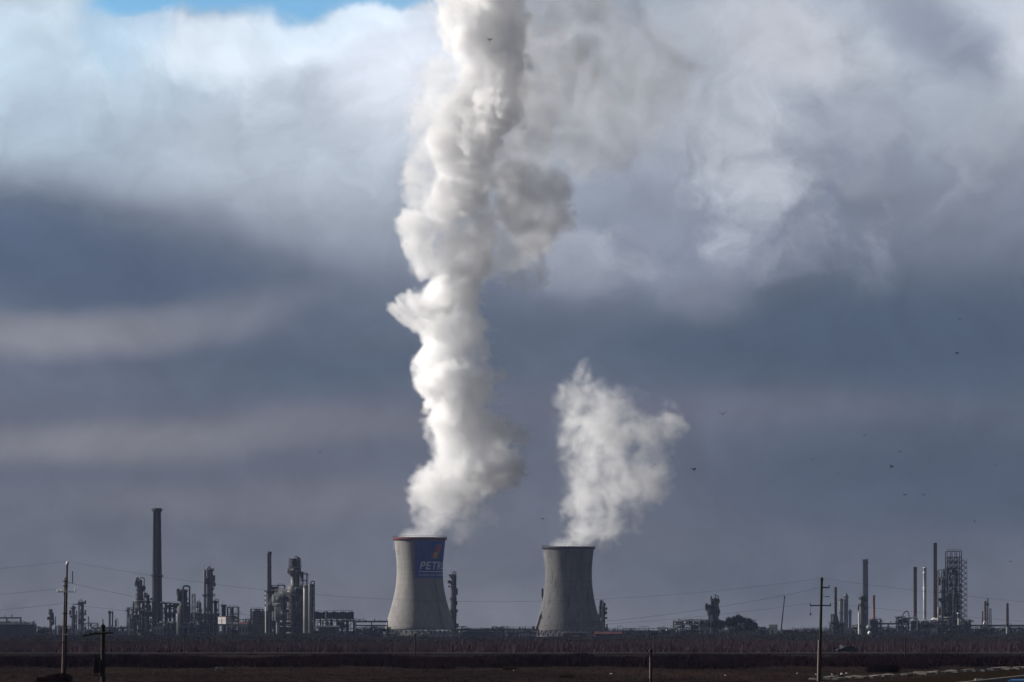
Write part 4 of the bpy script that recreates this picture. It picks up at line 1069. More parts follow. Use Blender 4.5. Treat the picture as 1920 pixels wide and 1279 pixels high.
# staggered concrete slabs beside the verge
rs = random.Random(8)
slab_mb = MB(); slab_mb.add([(-2.1, -.42, 0), (2.1, -.42, 0), (2.1, .42, 0), (-2.1, .42, 0), (-2.05, -.38, .22), (2.05, -.38, .22), (2.05, .38, .22), (-2.05, .38, .22)],
                            [(4, 5, 6, 7), (0, 1, 5, 4), (1, 2, 6, 5), (2, 3, 7, 6), (3, 0, 4, 7)])
slab0 = None
L0, L1 = Vector((30.3, 383)), Vector((66.7, 500)); dr = (L1 - L0).normalized(); nr = Vector((-dr.y, dr.x))
ang = math.atan2(dr.y, dr.x)
for q in range(44):
    s = q * 3.0 + rs.uniform(-.9, .9); off = (.75 if q % 2 else -.75) + rs.uniform(-.15, .15)
    p = L0 + dr * s + nr * off
    if rs.random() < .22: continue
    if slab0 is None: o = slab0 = slab_mb.build("concrete_slab", "slab")
    else: o = slab0.copy(); COL.objects.link(o)
    o.location = (p.x, p.y, rs.uniform(-.02, .02)); o.rotation_euler = (rs.uniform(-.05, .05), rs.uniform(-.02, .02), ang + rs.uniform(-.05, .05)); o.scale = (rs.uniform(.8, 1.1), rs.uniform(.8, 1.2), rs.uniform(.8, 1.5))
    tag(o, "weathered concrete slab in the staggered rows beside the brown verge", "concrete slab", "concrete slabs laid beside the verge", "thing")

# ------------------------------------------------------------------ vegetation
def veg_mat(name, c1, c2, c3=None):
    mt, nt, b = nodemat(name)
    geo = nt.nodes.new("ShaderNodeNewGeometry")
    rp = nt.nodes.new("ShaderNodeValToRGB"); rp.color_ramp.elements[0].color = (*c1, 1); rp.color_ramp.elements[1].color = (*c2, 1)
    if c3: e = rp.color_ramp.elements.new(.5); e.color = (*c3, 1)
    tcn = nt.nodes.new("ShaderNodeTexCoord"); n = nt.nodes.new("ShaderNodeTexNoise"); n.inputs["Scale"].default_value = .05; n.inputs["Detail"].default_value = 4
    nt.links.new(tcn.outputs["Object"], n.inputs["Vector"])
    ad = nt.nodes.new("ShaderNodeMath"); ad.operation = "MULTIPLY_ADD"; ad.inputs[1].default_value = 1.6; ad.inputs[2].default_value = -.8
    nt.links.new(n.outputs[0], ad.inputs[0])
    a2 = nt.nodes.new("ShaderNodeMath"); a2.operation = "ADD"; nt.links.new(ad.outputs[0], a2.inputs[0])
    hf = nt.nodes.new("ShaderNodeMath"); hf.operation = "MULTIPLY_ADD"; hf.inputs[1].default_value = .5; hf.inputs[2].default_value = .25
    nt.links.new(geo.outputs["Random Per Island"], hf.inputs[0]); nt.links.new(hf.outputs[0], a2.inputs[1])
    nt.links.new(a2.outputs[0], rp.inputs[0]); nt.links.new(rp.outputs[0], b.inputs["Base Color"])
    b.inputs["Roughness"].default_value = 1.0; b.inputs["Specular IOR Level"].default_value = 0.0
    return mt
M["scrub"] = veg_mat("dark_scrub_twigs", (.010, .006, .0095), (.024, .012, .016), (.015, .009, .013))
M["reed"] = veg_mat("dry_reed_stems", (.038, .028, .038), (.075, .050, .056), (.052, .036, .045))
M["belt"] = veg_mat("far_thicket_twigs", (.017, .016, .021), (.036, .030, .035))
M["twig"] = veg_mat("bare_twigs", (.010, .009, .010), (.022, .017, .016))
M["red_twig"] = veg_mat("red_brown_twigs", (.012, .005, .005), (.030, .009, .007))
M["straw"] = veg_mat("dry_straw", (.02, .015, .008), (.05, .034, .016))
M["grass"] = veg_mat("winter_grass", (.018, .012, .010), (.042, .026, .020), (.026, .019, .014))
M["bark"] = surf("dark_bark", (.020, .016, .014), (.035, .028, .024), .95, scale=2, stretch=(1, 1, .2))
def blades(name, bx, by, h, spread, lean, w, mat, seed, per=1, bz=0.0, up=1.0):
    """many thin pointed leaf or twig faces; bx, by, h arrays of clump places and heights"""
    rg = np.random.default_rng(seed)
    n = len(bx) * per
    cx = np.repeat(np.asarray(bx), per); cyy = np.repeat(np.asarray(by), per); hh = np.repeat(np.asarray(h), per)
    x0 = cx + rg.normal(0, 1, n) * spread * hh; y0 = cyy + rg.normal(0, 1, n) * spread * hh
    z0 = bz + rg.random(n) ** 1.5 * hh * .55
    L = hh * (.35 + .65 * rg.random(n)); L = np.minimum(L, hh * 1.05 - (z0 - bz))
    tx = x0 + rg.normal(0, 1, n) * lean * L; ty = y0 + rg.normal(0, 1, n) * lean * L; tz = z0 + L * up
    a = rg.random(n) * math.pi; ww = w * (.6 + .8 * rg.random(n))
    dx = np.cos(a) * ww / 2; dy = np.sin(a) * ww / 2
    V = np.empty((n, 3, 3), np.float32)
    V[:, 0] = np.stack([x0 - dx, y0 - dy, z0], 1); V[:, 1] = np.stack([x0 + dx, y0 + dy, z0], 1); V[:, 2] = np.stack([tx, ty, tz], 1)
    me = bpy.data.meshes.new(name)
    me.vertices.add(n * 3); me.vertices.foreach_set("co", V.reshape(-1))
    me.loops.add(n * 3); me.loops.foreach_set("vertex_index", np.arange(n * 3, dtype=np.int32))
    me.polygons.add(n); me.polygons.foreach_set("loop_start", np.arange(0, n * 3, 3, dtype=np.int32)); me.polygons.foreach_set("loop_total", np.full(n, 3, np.int32))
    me.update(calc_edges=True); me.validate()
    me.materials.append(M[mat])
    o = bpy.data.objects.new(name, me); COL.objects.link(o)
    return o
def patchy(x, y, s, seed):
    """smooth random field 0..1 made of a few sine waves"""
    r = random.Random(seed); v = 0
    for k in range(7):
        a = r.uniform(0, 6.28); f = r.uniform(.6, 2.2) / s; v = v + np.sin((x * math.cos(a) + y * math.sin(a) * .5) * f * 6.28 + r.uniform(0, 6.28))
    return .5 + v / 9
rg = np.random.default_rng(4)
def belt(y0, y1, n, half=.19):
    yy = y0 + (y1 - y0) * rg.random(n); xx = (rg.random(n) * 2 - 1) * half * yy
    return xx, yy
# dark scrub between the near field and the far road
x, y = belt(478, 640, 5200); f = patchy(x, y, 55, 3)
h = (.40 + 1.15 * np.clip(f, 0, 1) + .25 * rg.random(len(x))) * np.clip((y - 470) / 25, .35, 1) * np.where(y > 600, .8, 1)
keep = (f > .22) | (rg.random(len(x)) < .25)
keep &= ~((x > edge_x(y) - 13)); keep &= y > 484 + 46 * patchy(x * 1.0, y * .2, 26, 41)
o = blades("scrub", x[keep], y[keep], h[keep], .55, .60, .08, "scrub", 11, per=40); tag(o, "dark low scrub across the field before the far road", kind="stuff")
# dry reeds beyond the road
x, y = belt(822, 1150, 9000); f = patchy(x, y, 90, 5)
h = 1.2 + 1.5 * np.clip(f, 0, 1) + .3 * rg.random(len(x)); h = np.where(x / y < -.02, h * .8, h)
o = blades("dry_reeds", x, y, h, .40, .28, .10, "reed", 12, per=18); tag(o, "dull purple brown reeds standing beyond the far road", kind="stuff")
# low dark growth on the plain further off
x, y = belt(1180, 2150, 5200); f = patchy(x, y, 160, 9); keep = f > .42
o = blades("plain_scrub", x[keep], y[keep], .6 + 1.6 * np.clip(f[keep] - .3, 0, 1), .8, .4, .3, "belt", 13, per=16); tag(o, "low dark growth scattered over the far plain", kind="stuff")
# thicket in front of the plant
x, y = belt(2200, 2430, 3400); f = patchy(x, y, 60, 21)
pxl = 960 + FPX * x / y
h = 1.6 + 3.0 * np.clip(f, 0, 1) ** 1.5 + .8 * rg.random(len(x)); h = np.where((pxl > 1260) & (pxl < 1560), h + 1.2, h); h = np.where(pxl > 1600, h * 1.1, h); h = h * .7; h = np.where((pxl > 690) & (pxl < 1150), h * .5, h)
o = blades("thicket", x, y, h, .6, .5, .20, "belt", 14, per=60); tag(o, "dark thicket of bare bushes along the foot of the plant", kind="stuff")
# tufts in the near field
x, y = belt(330, 500, 5200); keep = ~(x > edge_x(y) - 10)
o = blades("grass", x[keep], y[keep], .10 + .16 * rg.random(keep.sum()), .8, .5, .05, "grass", 15, per=9); tag(o, "short winter grass on the near field", kind="stuff")
# farthest trees behind the plant
x, y = belt(4300, 4500, 900); f = patchy(x, y, 150, 31)
o = blades("far_treeline", x, y, 3 + 9 * np.clip(f - .2, 0, 1), .5, .35, .7, "belt", 16, per=30); tag(o, "low far treeline behind the plant", kind="stuff")

def bare_tree(px, Y, top, spread, label, seed, group="bare trees before the plant", twig="twig"):
    r = random.Random(seed); H = gz(top, Y)
    t = thing("bare_tree", (gx(px, Y), Y, 0), label, "tree", group)
    tr = MB(); tips = []
    def grow(p, d, L, rad, depth):
        q = p + d * L
        tr.bar(p, q, rad, rad * .65, 5, cap=False)
        if depth == 0: tips.append((q, L)); return
        for k in range(r.choice((2, 3, 3))):
            nd = (d + Vector((r.gauss(0, .55), r.gauss(0, .55), r.gauss(.12, .3)))).normalized()
            nd.z = max(nd.z, .05); grow(p + d * L * r.uniform(.6, 1), nd, L * r.uniform(.62, .82), rad * .58, depth - 1)
    grow(Vector((0, 0, 0)), Vector((0, 0, 1)), H * .26, H * .03, 5)
    zmax = max(q.z for q, _ in tips); f = H * .9 / zmax
    mx = max(max(abs(q.x), abs(q.y)) for q, _ in tips); fx = m(spread, Y) / 2 * .9 / mx
    tr.v = [(x * fx if z > H * .02 else x, y2 * fx if z > H * .02 else y2, z * f) for x, y2, z in tr.v]
    tr.build("trunk", "bark", t)
    P = np.array([(q.x * fx, q.y * fx, q.z * f) for q, _ in tips])
    rg2 = np.random.default_rng(seed); per = max(6, int(7500 / len(P)))
    n = len(P) * per; c = np.repeat(P, per, 0)
    a0 = c + rg2.normal(0, .045 * H, (n, 3)); a0[:, 2] = np.clip(a0[:, 2], .1 * H, H)
    dirn = rg2.normal(0, 1, (n, 3)); dirn[:, 2] = np.abs(dirn[:, 2]) * .8; dirn /= np.linalg.norm(dirn, axis=1)[:, None]
    tip = a0 + dirn * (.03 + .05 * rg2.random((n, 1))) * H
    sd = rg2.normal(0, 1, (n, 3)); sd /= np.linalg.norm(sd, axis=1)[:, None]
    V = np.stack([a0 - sd * .0075 * H, a0 + sd * .0075 * H, tip], 1).astype(np.float32)
    me = bpy.data.meshes.new("crown"); me.vertices.add(n * 3); me.vertices.foreach_set("co", V.reshape(-1))
    me.loops.add(n * 3); me.loops.foreach_set("vertex_index", np.arange(n * 3, dtype=np.int32))
    me.polygons.add(n); me.polygons.foreach_set("loop_start", np.arange(0, n * 3, 3, dtype=np.int32)); me.polygons.foreach_set("loop_total", np.full(n, 3, np.int32))
    me.update(calc_edges=True); me.materials.append(M[twig])
    cr_ = bpy.data.objects.new("crown", me); COL.objects.link(cr_); cr_.parent = t
    return t
bare_tree(1357, 2560, 1163, 22, "small round tree near the left end of the dark clump at centre right", 1)
bare_tree(1371, 2580, 1157, 28, "tree just left of the tallest in the dark clump at centre right", 2)
bare_tree(1387, 2560, 1151, 32, "tallest round crowned tree in the dark clump at centre right", 3)
bare_tree(1404, 2580, 1158, 28, "tall tree just right of the tallest in the dark clump at centre right", 4)
bare_tree(1346, 2600, 1161, 24, "tree half hidden at the left end of the dark clump at centre right", 17)
bare_tree(1411, 2540, 1166, 22, "low tree at the right skirt of the dark clump at centre right", 18)
bare_tree(1379, 2530, 1166, 30, "low tree in the front middle of the dark clump at centre right", 19)
bare_tree(1300, 2540, 1180, 40, "broad low tree before the dark crowded unit", 20)
bare_tree(1433, 2550, 1182, 18, "low lone tree just left of the little white house", 5)
bare_tree(1500, 2520, 1184, 26, "low spreading tree left of the crossarmed pole", 6)
bare_tree(1524, 2540, 1181, 20, "upright low tree almost behind the crossarmed pole", 7)
bare_tree(1790, 2480, 1180, 30, "dark tree at the foot of the lattice derrick", 8)
bare_tree(1835, 2500, 1183, 24, "dark low tree right of the lattice derrick foot", 9)
bare_tree(738, 2520, 1187, 22, "low tree covering the left foot of the signed tower", 10)
bare_tree(795, 2480, 1190, 20, "low tree before the middle of the signed tower", 12)
bare_tree(440, 2520, 1178, 26, "dull tree below the low pale shed near the pale stilted cabin", 13)
bare_tree(172, 2500, 1183, 30, "low tree left of the wooden pole", 14)
bare_tree(75, 2500, 1181, 26, "low tree at the right end of the storage tank", 15)
bare_tree(1250, 2500, 1184, 26, "low tree right of the red brick buildings", 16)

def bush(px, Y, top, w, label, mat, seed, per=700, stems=True, name="bush", cat="bush"):
    H = gz(top, Y); t = thing(name, (gx(px, Y), Y, 0), label, cat)
    r = m(w, Y) / 2; rg2 = np.random.default_rng(seed)
    n = 26; a = rg2.random(n) * 6.28; d = np.sqrt(rg2.random(n)) * r * .8
    o = blades("foliage", d * np.cos(a), d * np.sin(a), H * (1.05 - .5 * (d / r) ** 2), .22, .35, .035 if H < 4 else .08, mat, seed, per=per // 4); o.parent = t
    s = MB()
    for k in range(9):
        a_ = k * .7; s.bar((0.1 * math.cos(a_), .1 * math.sin(a_), 0), (r * .5 * math.cos(a_), r * .5 * math.sin(a_), H * .7), .03, .01, 4)
    s.build("stem", "bark", t)
    return t
bush(112, 372, 1262, 52, "red brown bush at the foot of the tall concrete pole", "red_twig", 21, per=620)
bush(88, 366, 1268, 46, "lower red brown bush left of the tall concrete pole", "red_twig", 22, per=420)
bush(300, 860, 1214, 46, "rusty bush beyond the far road, right of the wooden pole", "red_twig", 23)
bush(1090, 700, 1224, 60, "low reddish bush in the dark scrub at centre right", "scrub", 24)
bush(955, 482, 1249, 30, "straw coloured weeds in the near field at centre", "straw", 25, per=300, name="weeds", cat="weeds")
bush(1062, 405, 1264, 34, "yellowish weeds at the bottom edge near centre", "straw", 26, per=300, name="weeds", cat="weeds")
bush(1655, 455, 1243, 70, "dark bush right of the crossarmed pole above the slabs", "scrub", 27, per=900)

# scraps of litter in the near field
ls = random.Random(3)
def scrap(px, py, wpx, hpx, label, mat="plaster", group=None):
    Y = ground_y(py); w = m(wpx, Y); h = m(hpx, Y)
    b = MB(); r = random.Random(int(px)); n = 9
    vs = [(0, 0, h * .9)]
    for ring, (rr_, zz) in enumerate(((.35, .95), (.7, .7), (1, .15))):
        for k in range(n):
            a = 2 * math.pi * k / n; q = rr_ * r.uniform(.75, 1.15); vs.append((w / 2 * q * math.cos(a), w / 2 * .7 * q * math.sin(a), max(.01, h * zz * r.uniform(.55, 1.1))))
    fs = [(0, 1 + k, 1 + (k + 1) % n) for k in range(n)]
    for ring in range(2):
        o = 1 + ring * n; fs += [(o + k, o + n + k, o + n + (k + 1) % n, o + (k + 1) % n) for k in range(n)]
    b.add(vs, fs)
    ob = b.build("litter_scrap", mat, None, (gx(px, Y), Y, 0.0)); return tag(ob, label, "litter", group, "thing")
Ysk = ground_y(1258); ks = Ysk / FPX
sk = MB()
for i, (x0, x1, z0, z1) in enumerate(((-8, -4, 0, 5), (-7, -1, 3.5, 8.5), (-2, 4, 5, 7.6), (2, 9.5, 3, 8), (5, 10, 1.5, 4.5))):
    q = random.Random(i); n = 10
    ring = [(math.cos(2 * math.pi * k / n) * q.uniform(.85, 1.15), math.sin(2 * math.pi * k / n) * q.uniform(.85, 1.15)) for k in range(n)]
    cx_, cz_ = (x0 + x1) / 2 * ks, (z0 + z1) / 2 * ks; rx_, rz_ = (x1 - x0) / 2 * ks, (z1 - z0) / 2 * ks
    vs = [(cx_ + a * rx_, -.12, max(0, cz_ + b * rz_)) for a, b in ring] + [(cx_ + a * rx_ * .8, .25, max(0, cz_ + b * rz_ * .8)) for a, b in ring]
    sk.add(vs, [tuple(range(n)), tuple(range(2 * n - 1, n - 1, -1))] + [(k, n + k, n + (k + 1) % n, (k + 1) % n) for k in range(n)])
tag(sk.build("torn_sacking", "plaster", None, (gx(410, Ysk), Ysk, 0)), "pale torn sacking slumped in an arch in the left field", "sacking", None, "thing")
for px, py, w, h, lab in ((1495, 1263.5, 5, 2.5, "pale scrap left of the crossarmed pole foot"), (1530, 1265.5, 5, 2, "dull scrap against the crossarmed pole foot"), (1560, 1265, 4, 2, "small pale scrap just right of the crossarmed pole foot"),
                     (1578, 1265, 6, 3.4, "brightest white scrap right of the crossarmed pole"), (1587, 1263.5, 6, 2.5, "thin pale scrap touching the brightest white one"),
                     (1146, 1264, 6, 2, "flat pale scrap left of the short braced post"), (955, 1255, 2.5, 2.5, "left tiny white fleck in the straw coloured weeds"), (963, 1258, 2.5, 2, "right tiny white fleck in the straw coloured weeds"),
                     (1360, 1267, 3, 2, "tiny pale scrap at right of the short braced post")):
    scrap(px, py, w, h, lab, "white")
# ------------------------------------------------------------------ poles in the fields
def insulator(b, p, h=.28, r=.07):
    b.lathe([(r * .3, p[2]), (r, p[2] + h * .2), (r * .5, p[2] + h * .4), (r, p[2] + h * .55), (r * .5, p[2] + h * .8), (.01, p[2] + h)], 8, (p[0], p[1]))
# tall concrete pole, left
YA = 380.0
t = thing("utility_pole", (gx(119.5, YA), YA, 0), "tall pale lit concrete pole on the left with a white cap", "utility pole", "poles in the fields")
k = YA / FPX; H = gz(1058, YA); dx = m(4.5, YA)
f = MB(); f.tube([(.10 + dx * z / H, .06, z) for z in np.linspace(0, H, 8)], [.13 - .05 * i / 7 for i in range(8)], 10); f.build("pole", "pole_wood", t)
h2 = gz(1083, YA); f = MB(); f.tube([(-.11 + (dx + .05) * z / H, -.1, z) for z in np.linspace(0, h2, 8)], [.12 - .04 * i / 7 for i in range(8)], 10); f.build("lit_side_pole", "pole_stub", t)
f = MB(); f.lathe([(.02, H + .32), (.10, H + .28), (.16, H + .10), (.16, H - .02), (.11, H - .02)], 10, (.12 + dx, .12)); f.build("cap", "white", t)
zb = gz(1110, YA); xb = .02 + dx * zb / H
f = MB(); f.box(xb - .25, -.34, zb - .05, xb + .3, .30, zb + .06); f.build("clamp", "white", t)
f = MB(); f.bar((xb - .85, .05, zb), (xb + 1.0, .05, zb), .035, n=5); f.build("crossarm", "steel", t)
f = MB(); insulator(f, (xb - .8, .05, zb), .34, .1); insulator(f, (xb - .45, .05, zb), .30, .09); insulator(f, (xb + .95, .05, zb), .5, .08); f.build("insulator", "white", t)
f = MB(); xr = dx + .62; z0, z1 = gz(1094, YA), gz(1071, YA); f.bar((xr, .1, z0), (xr, .1, z1), .045, n=5); f.bar((.12 + dx * .93, .12, z0 + .05), (xr, .1, z0 + .05), .03, n=5); f.build("rod_insulator", "steel_dark", t)
for py in (1090, 1099, 1150, 1190, 1204):
    z = gz(py, YA); x = dx * z / H; f = MB(); f.box(x - .25, -.22, z - .04, x + .25, .21, z + .04); f.build("band", "white" if py == 1190 else "steel_dark", t)  # the white band paints in a bright sunlit spot on the pole
pole_a = t; topA = t.location + Vector((.12 + dx, .12, H + .3)); midA = t.location + Vector((xr, .1, z0)); midA2 = t.location + Vector((xb - .8, .05, zb + .3)); lowA = t.location + Vector((dx * .6, .1, gz(1131, YA)))
# wooden pole with a drooping arm
YB = 300.0
t = thing("utility_pole", (gx(193, YB), YB, 0), "short black wooden pole with a crooked arm and a hanging box", "utility pole", "poles in the fields")
H = gz(1173, YB)
f = MB(); f.tube([(0, 0, z) for z in np.linspace(0, H, 6)], [.19 - .03 * i / 5 for i in range(6)], 10); f.build("pole", "pole_wood", t)
f = MB(); f.lathe([(.18, H - .10), (.19, H), (.05, H + .12), (.01, H + .2)], 10); f.build("cap", "pole_wood", t)
def bx_(px): return (px - 193) * YB / FPX
f = MB(); f.tube([(bx_(154), -.22, gz(1193, YB)), (bx_(166), -.22, gz(1190.5, YB)), (bx_(180), -.22, gz(1187.5, YB)), (bx_(193), -.22, gz(1187.5, YB)), (bx_(212), -.22, gz(1186.5, YB))], [.05, .075, .085, .085, .06], 6); f.build("crossarm", "pole_wood", t)
f = MB()
for px in (158, 168, 178, 206): insulator(f, (bx_(px), -.22, gz(1192 - (px - 154) * .12, YB) + .03), .2, .06)
f.build("insulator", "steel_dark", t)
f = MB(); f.box(bx_(175), -.3, gz(1262, YB), bx_(188), .15, gz(1236, YB)); f.build("switch_box", "pole_wood", t)
f = MB()
for py in (1238, 1258): f.bar((bx_(188), -.1, gz(py, YB)), (bx_(191), -.05, gz(py, YB)), .04, n=5)
for px in (176.5, 179.5, 183): f.bar((bx_(px), -.34, gz(1268, YB)), (bx_(px), -.34, gz(1232, YB)), .035, n=5)
f.build("bracket", "steel_dark", t)
# short braced post at centre right
YC = 365.0
t = thing("braced_post", (gx(1219, YC), YC, 0), "short pale edged post with a pointed cap and slanting stay", "post", "poles in the fields")
H = gz(1219, YC); kC = YC / FPX
f = MB(); f.bar((0, 0, 0), (0, 0, H), .085, .07, 8); f.build("post", "pole_concrete", t)  # pale post colours in the sunlit left side
f = MB(); f.bar((.13, .08, 0), (.13, .08, H * .98), .08, .07, 8); f.build("shaded_side", "pole_wood", t)  # dark post colours in the shaded right side of the same post
f = MB(); f.lathe([(.22, H - .16), (.22, H - .08), (.10, H + .10), (.01, H + .28)], 8, (.04, .04)); f.build("cap", "pole_wood", t)
f = MB(); f.tube([(-.05, 0, H - .12), (-.3, 0, H - .45), (-.58, 0, H - .92)], .04, 5); f.tube([(-.58, 0, H - .92), (-.66, 0, H - 1.8), (-.7, .2, 0)], .022, 5); f.bar((-.58, 0, H - .92), (-.06, 0, H - 1.05), .03, n=5); f.build("stay", "pole_wood", t)
# crossarmed pole on the right
YD = 378.0
t = thing("utility_pole", (gx(1535.5, YD), YD, 0), "tall crossarmed pole on the right, lit along its lower left edge", "utility pole", "poles in the fields")
H = gz(1088, YD); dx = m(4.5, YD); kD = YD / FPX
f = MB(); f.tube([(dx * z / H + .05, .1, z) for z in np.linspace(0, H, 8)], [.17 - .05 * i / 7 for i in range(8)], 10); f.build("pole", "pole_wood", t)
h2 = gz(1200, YD); f = MB(); f.tube([(dx * z / H - .10, -.05, z) for z in np.linspace(0, h2, 6)], [.10 - .02 * i / 5 for i in range(6)], 8); f.build("lit_side_pole", "pole_concrete", t)  # pale strip puts the sunlit lower left edge into the colour
f = MB(); f.lathe([(.13, H - .1), (.15, H), (.15, H + .22), (.03, H + .3)], 10, (dx + .05, .1)); f.build("cap", "steel_dark", t)
def arm(px0, px1, py, r=.055):
    z = gz(py, YD); f = MB(); f.box((px0 - 1535.5) * kD, -.16, z - r, (px1 - 1535.5) * kD, -.02, z + r); f.build("crossarm", "steel_dark", t)
    f = MB()
    for px in (px0 + .6, px1 - .6): insulator(f, ((px - 1535.5) * kD, -.09, z + r), .22, .06)
    f.build("insulator", "steel_dark", t)
arm(1539, 1555, 1102); arm(1518.5, 1558, 1135.5)
f = MB(); z = gz(1119, YD); f.bar((m(12, YD), -.05, z), (m(20, YD), -.05, z), .035, n=5); f.bar((m(3.5, YD), 0, z + .1), (m(12, YD), -.05, z), .015, n=4); f.build("loose_insulator", "steel_dark", t)
f = MB(); z = gz(1152, YD); f.bar((-m(16, YD), -.08, z - .1), (-m(16, YD), -.08, z + .15), .07, n=6); f.bar((-m(16, YD), -.08, z + .15), (-m(16.5, YD), -.09, gz(1136, YD)), .012, n=4); f.build("hanging_insulator", "steel_dark", t)
locD = t.location.copy(); topD = locD + Vector((dx, .1, H + .2)); armD = locD + Vector((m(19, YD), -.09, gz(1102, YD) + .2)); armDl = locD + Vector((-m(16, YD), -.09, gz(1135, YD) + .2)); armDr = locD + Vector((m(22, YD), -.09, gz(1135, YD) + .2))
# thin posts further off
for px, Y, top, lab in ((778, 690, 1187, "thin dark post in front of the signed tower"), (1227, 790, 1187, "thin dark post behind the short braced post"), (345, 800, 1190, "thin faint post below the gooseneck column"),
                        (1697, 600, 1196, "thin faint post below the furnace stacks")):
    t = thing("field_post", (gx(px, Y), Y, 0), lab, "post", "thin posts in the fields")
    H = gz(top, Y); f = MB(); f.bar((0, 0, 0), (0, 0, H), .15, .11, 7); f.build("post", "pole_wood", t)
    f = MB(); f.bar((-.55, 0, H - .3), (.55, 0, H - .3), .05, n=5); insulator(f, (-.5, 0, H - .27), .22, .06); insulator(f, (.5, 0, H - .27), .22, .06); f.build("crossarm", "pole_wood", t)
# overhead lines
def cable(a, b, sag, label, r=.008, n=48):
    pts = [a + (b - a) * (i / n) - Vector((0, 0, sag * 4 * (i / n) * (1 - i / n))) for i in range(n + 1)]
    c = MB(); c.tube([p - a for p in pts], r, 5); o = c.build("power_line", "steel_dark", None, a); tag(o, label, "power line", "overhead power lines", "thing")
cable(topA, topD, 3.1, "top wire sagging between the concrete pole and the crossarmed pole")
cable(midA, armD, 4.3, "middle wire sagging between the concrete pole and the crossarmed pole", .010)
cable(lowA, armDl, 2.6, "lowest wire between the concrete pole and the crossarmed pole")
EA = Vector((-118, 372, 0)); ED = Vector((128, 386, 0))
cable(EA + Vector((0, 0, topA.z + .2)), topA, 2.4, "top wire leaving the frame left of the concrete pole")
cable(EA + Vector((0, 0, midA.z + .4)), midA2, 2.2, "middle wire leaving the frame left of the concrete pole", .010)
cable(EA + Vector((0, 0, lowA.z + .3)), lowA, 2.3, "lowest wire leaving the frame left of the concrete pole", .010)
cable(topD, ED + Vector((0, 0, topD.z - 1)), 3.2, "top wire leaving the frame right of the crossarmed pole")
cable(armDr, ED + Vector((0, 0, armDr.z - .6)), 2.6, "lower wire leaving the frame right of the crossarmed pole")
cable(Vector((gx(193, YB) - 1.4, YB - .2, gz(1191, YB) + .2)), Vector((-96, 330, 4.2)), .9, "low wire running left from the wooden pole arm", .010)

# ------------------------------------------------------------------ cars
M["car_blue"] = surf("car_blue_paint", (.02, .10, .32), (.025, .12, .36), .25, .2, scale=.5, spec=.5)
M["car_dark"] = surf("car_dark_paint", (.012, .016, .03), (.016, .02, .036), .3, .1, scale=.5, spec=.5)
M["rubber"] = surf("tyre_rubber", (.015, .015, .015), (.02, .02, .02), .9)
M["lamp"] = surf("lamp_lens", (.7, .7, .7), (.8, .8, .78), .15, spec=.6)
def car(x, y, rz, paint, label, z=.02):
    t = thing("car", (x, y, z), label, "car", None, rz)
    side = [(-2.05, .32), (-2.1, .62), (-2.0, .88), (-1.75, .95), (-1.35, 1.38), (-.6, 1.46), (.35, 1.42), (1.0, .98), (1.9, .82), (2.1, .6), (2.08, .34)]
    w0 = [.78, .84, .84, .82, .66, .62, .62, .8, .82, .8, .78]
    b = MB(); n = len(side)
    vs = [(x_, -w, z_) for (x_, z_), w in zip(side, w0)] + [(x_, w, z_) for (x_, z_), w in zip(side, w0)]
    b.add(vs, [tuple(range(n)), tuple(range(2 * n - 1, n - 1, -1))]); b.add(vs, [(i, i + n, (i + 1) % n + n, (i + 1) % n) for i in range(n)], True)
    b.build("body", paint, t)
    w = MB(); w.add([(1.02, -.70, .99), (1.02, .70, .99), (.40, .58, 1.405), (.40, -.58, 1.405)], [(0, 1, 2, 3)]); w.v = [(a + .006, c, d + .008) for a, c, d in w.v]; w.build("windscreen", "glass", t)
    w = MB(); w.add([(-1.72, -.70, .99), (-1.72, .70, .99), (-1.37, .60, 1.36), (-1.37, -.60, 1.36)], [(3, 2, 1, 0)]); w.v = [(a - .012, c, d + .01) for a, c, d in w.v]; w.build("rear_window", "glass", t)
    for s in (-1, 1):
        w = MB(); w.add([(-1.2, s * .80, 1.0), (.75, s * .80, 1.0), (.28, s * .672, 1.38), (-1.05, s * .685, 1.36)], [(0, 1, 2, 3)]); w.v = [(a, c + s * .02, d) for a, c, d in w.v]; w.build("side_window", "glass", t)
        MB().box(2.02, s * .62 - .14, .60, 2.115, s * .62 + .14, .74).build("headlight", "lamp", t)
        for xx in (-1.3, 1.3):
            wh = MB(); wh.bar((xx, s * .70, .31), (xx, s * .90, .31), .31, n=18); wo_ = wh.build("wheel", "rubber", t)
            MB().bar((xx, s * .901, .31), (xx, s * .92, .31), .19, n=14).build("rim", "clad", wo_)
    return t
car(36.8, 277.0, R(70), "car_blue", "blue car whose roof shows at the lower right corner")
car(gx(1588, 797), 797.5, R(180), "car_dark", "dark blue car driving on the far straight road", .3)
# white panel added to stand in for the bright highlight on the car
car_glint = thing("car_highlight", (gx(1581, 806), 806, 0), "small white tilted panel added as the highlight on the dark blue car", "panel")
f = MB(); f.box(-.28, -.05, .9, .28, .05, 2.0); f.build("panel", "white", car_glint).rotation_euler = (0, R(-14), 0)
f = MB(); f.bar((0, 0, 0), (0, 0, 1.0), .06, n=6); f.build("post", "steel", car_glint)

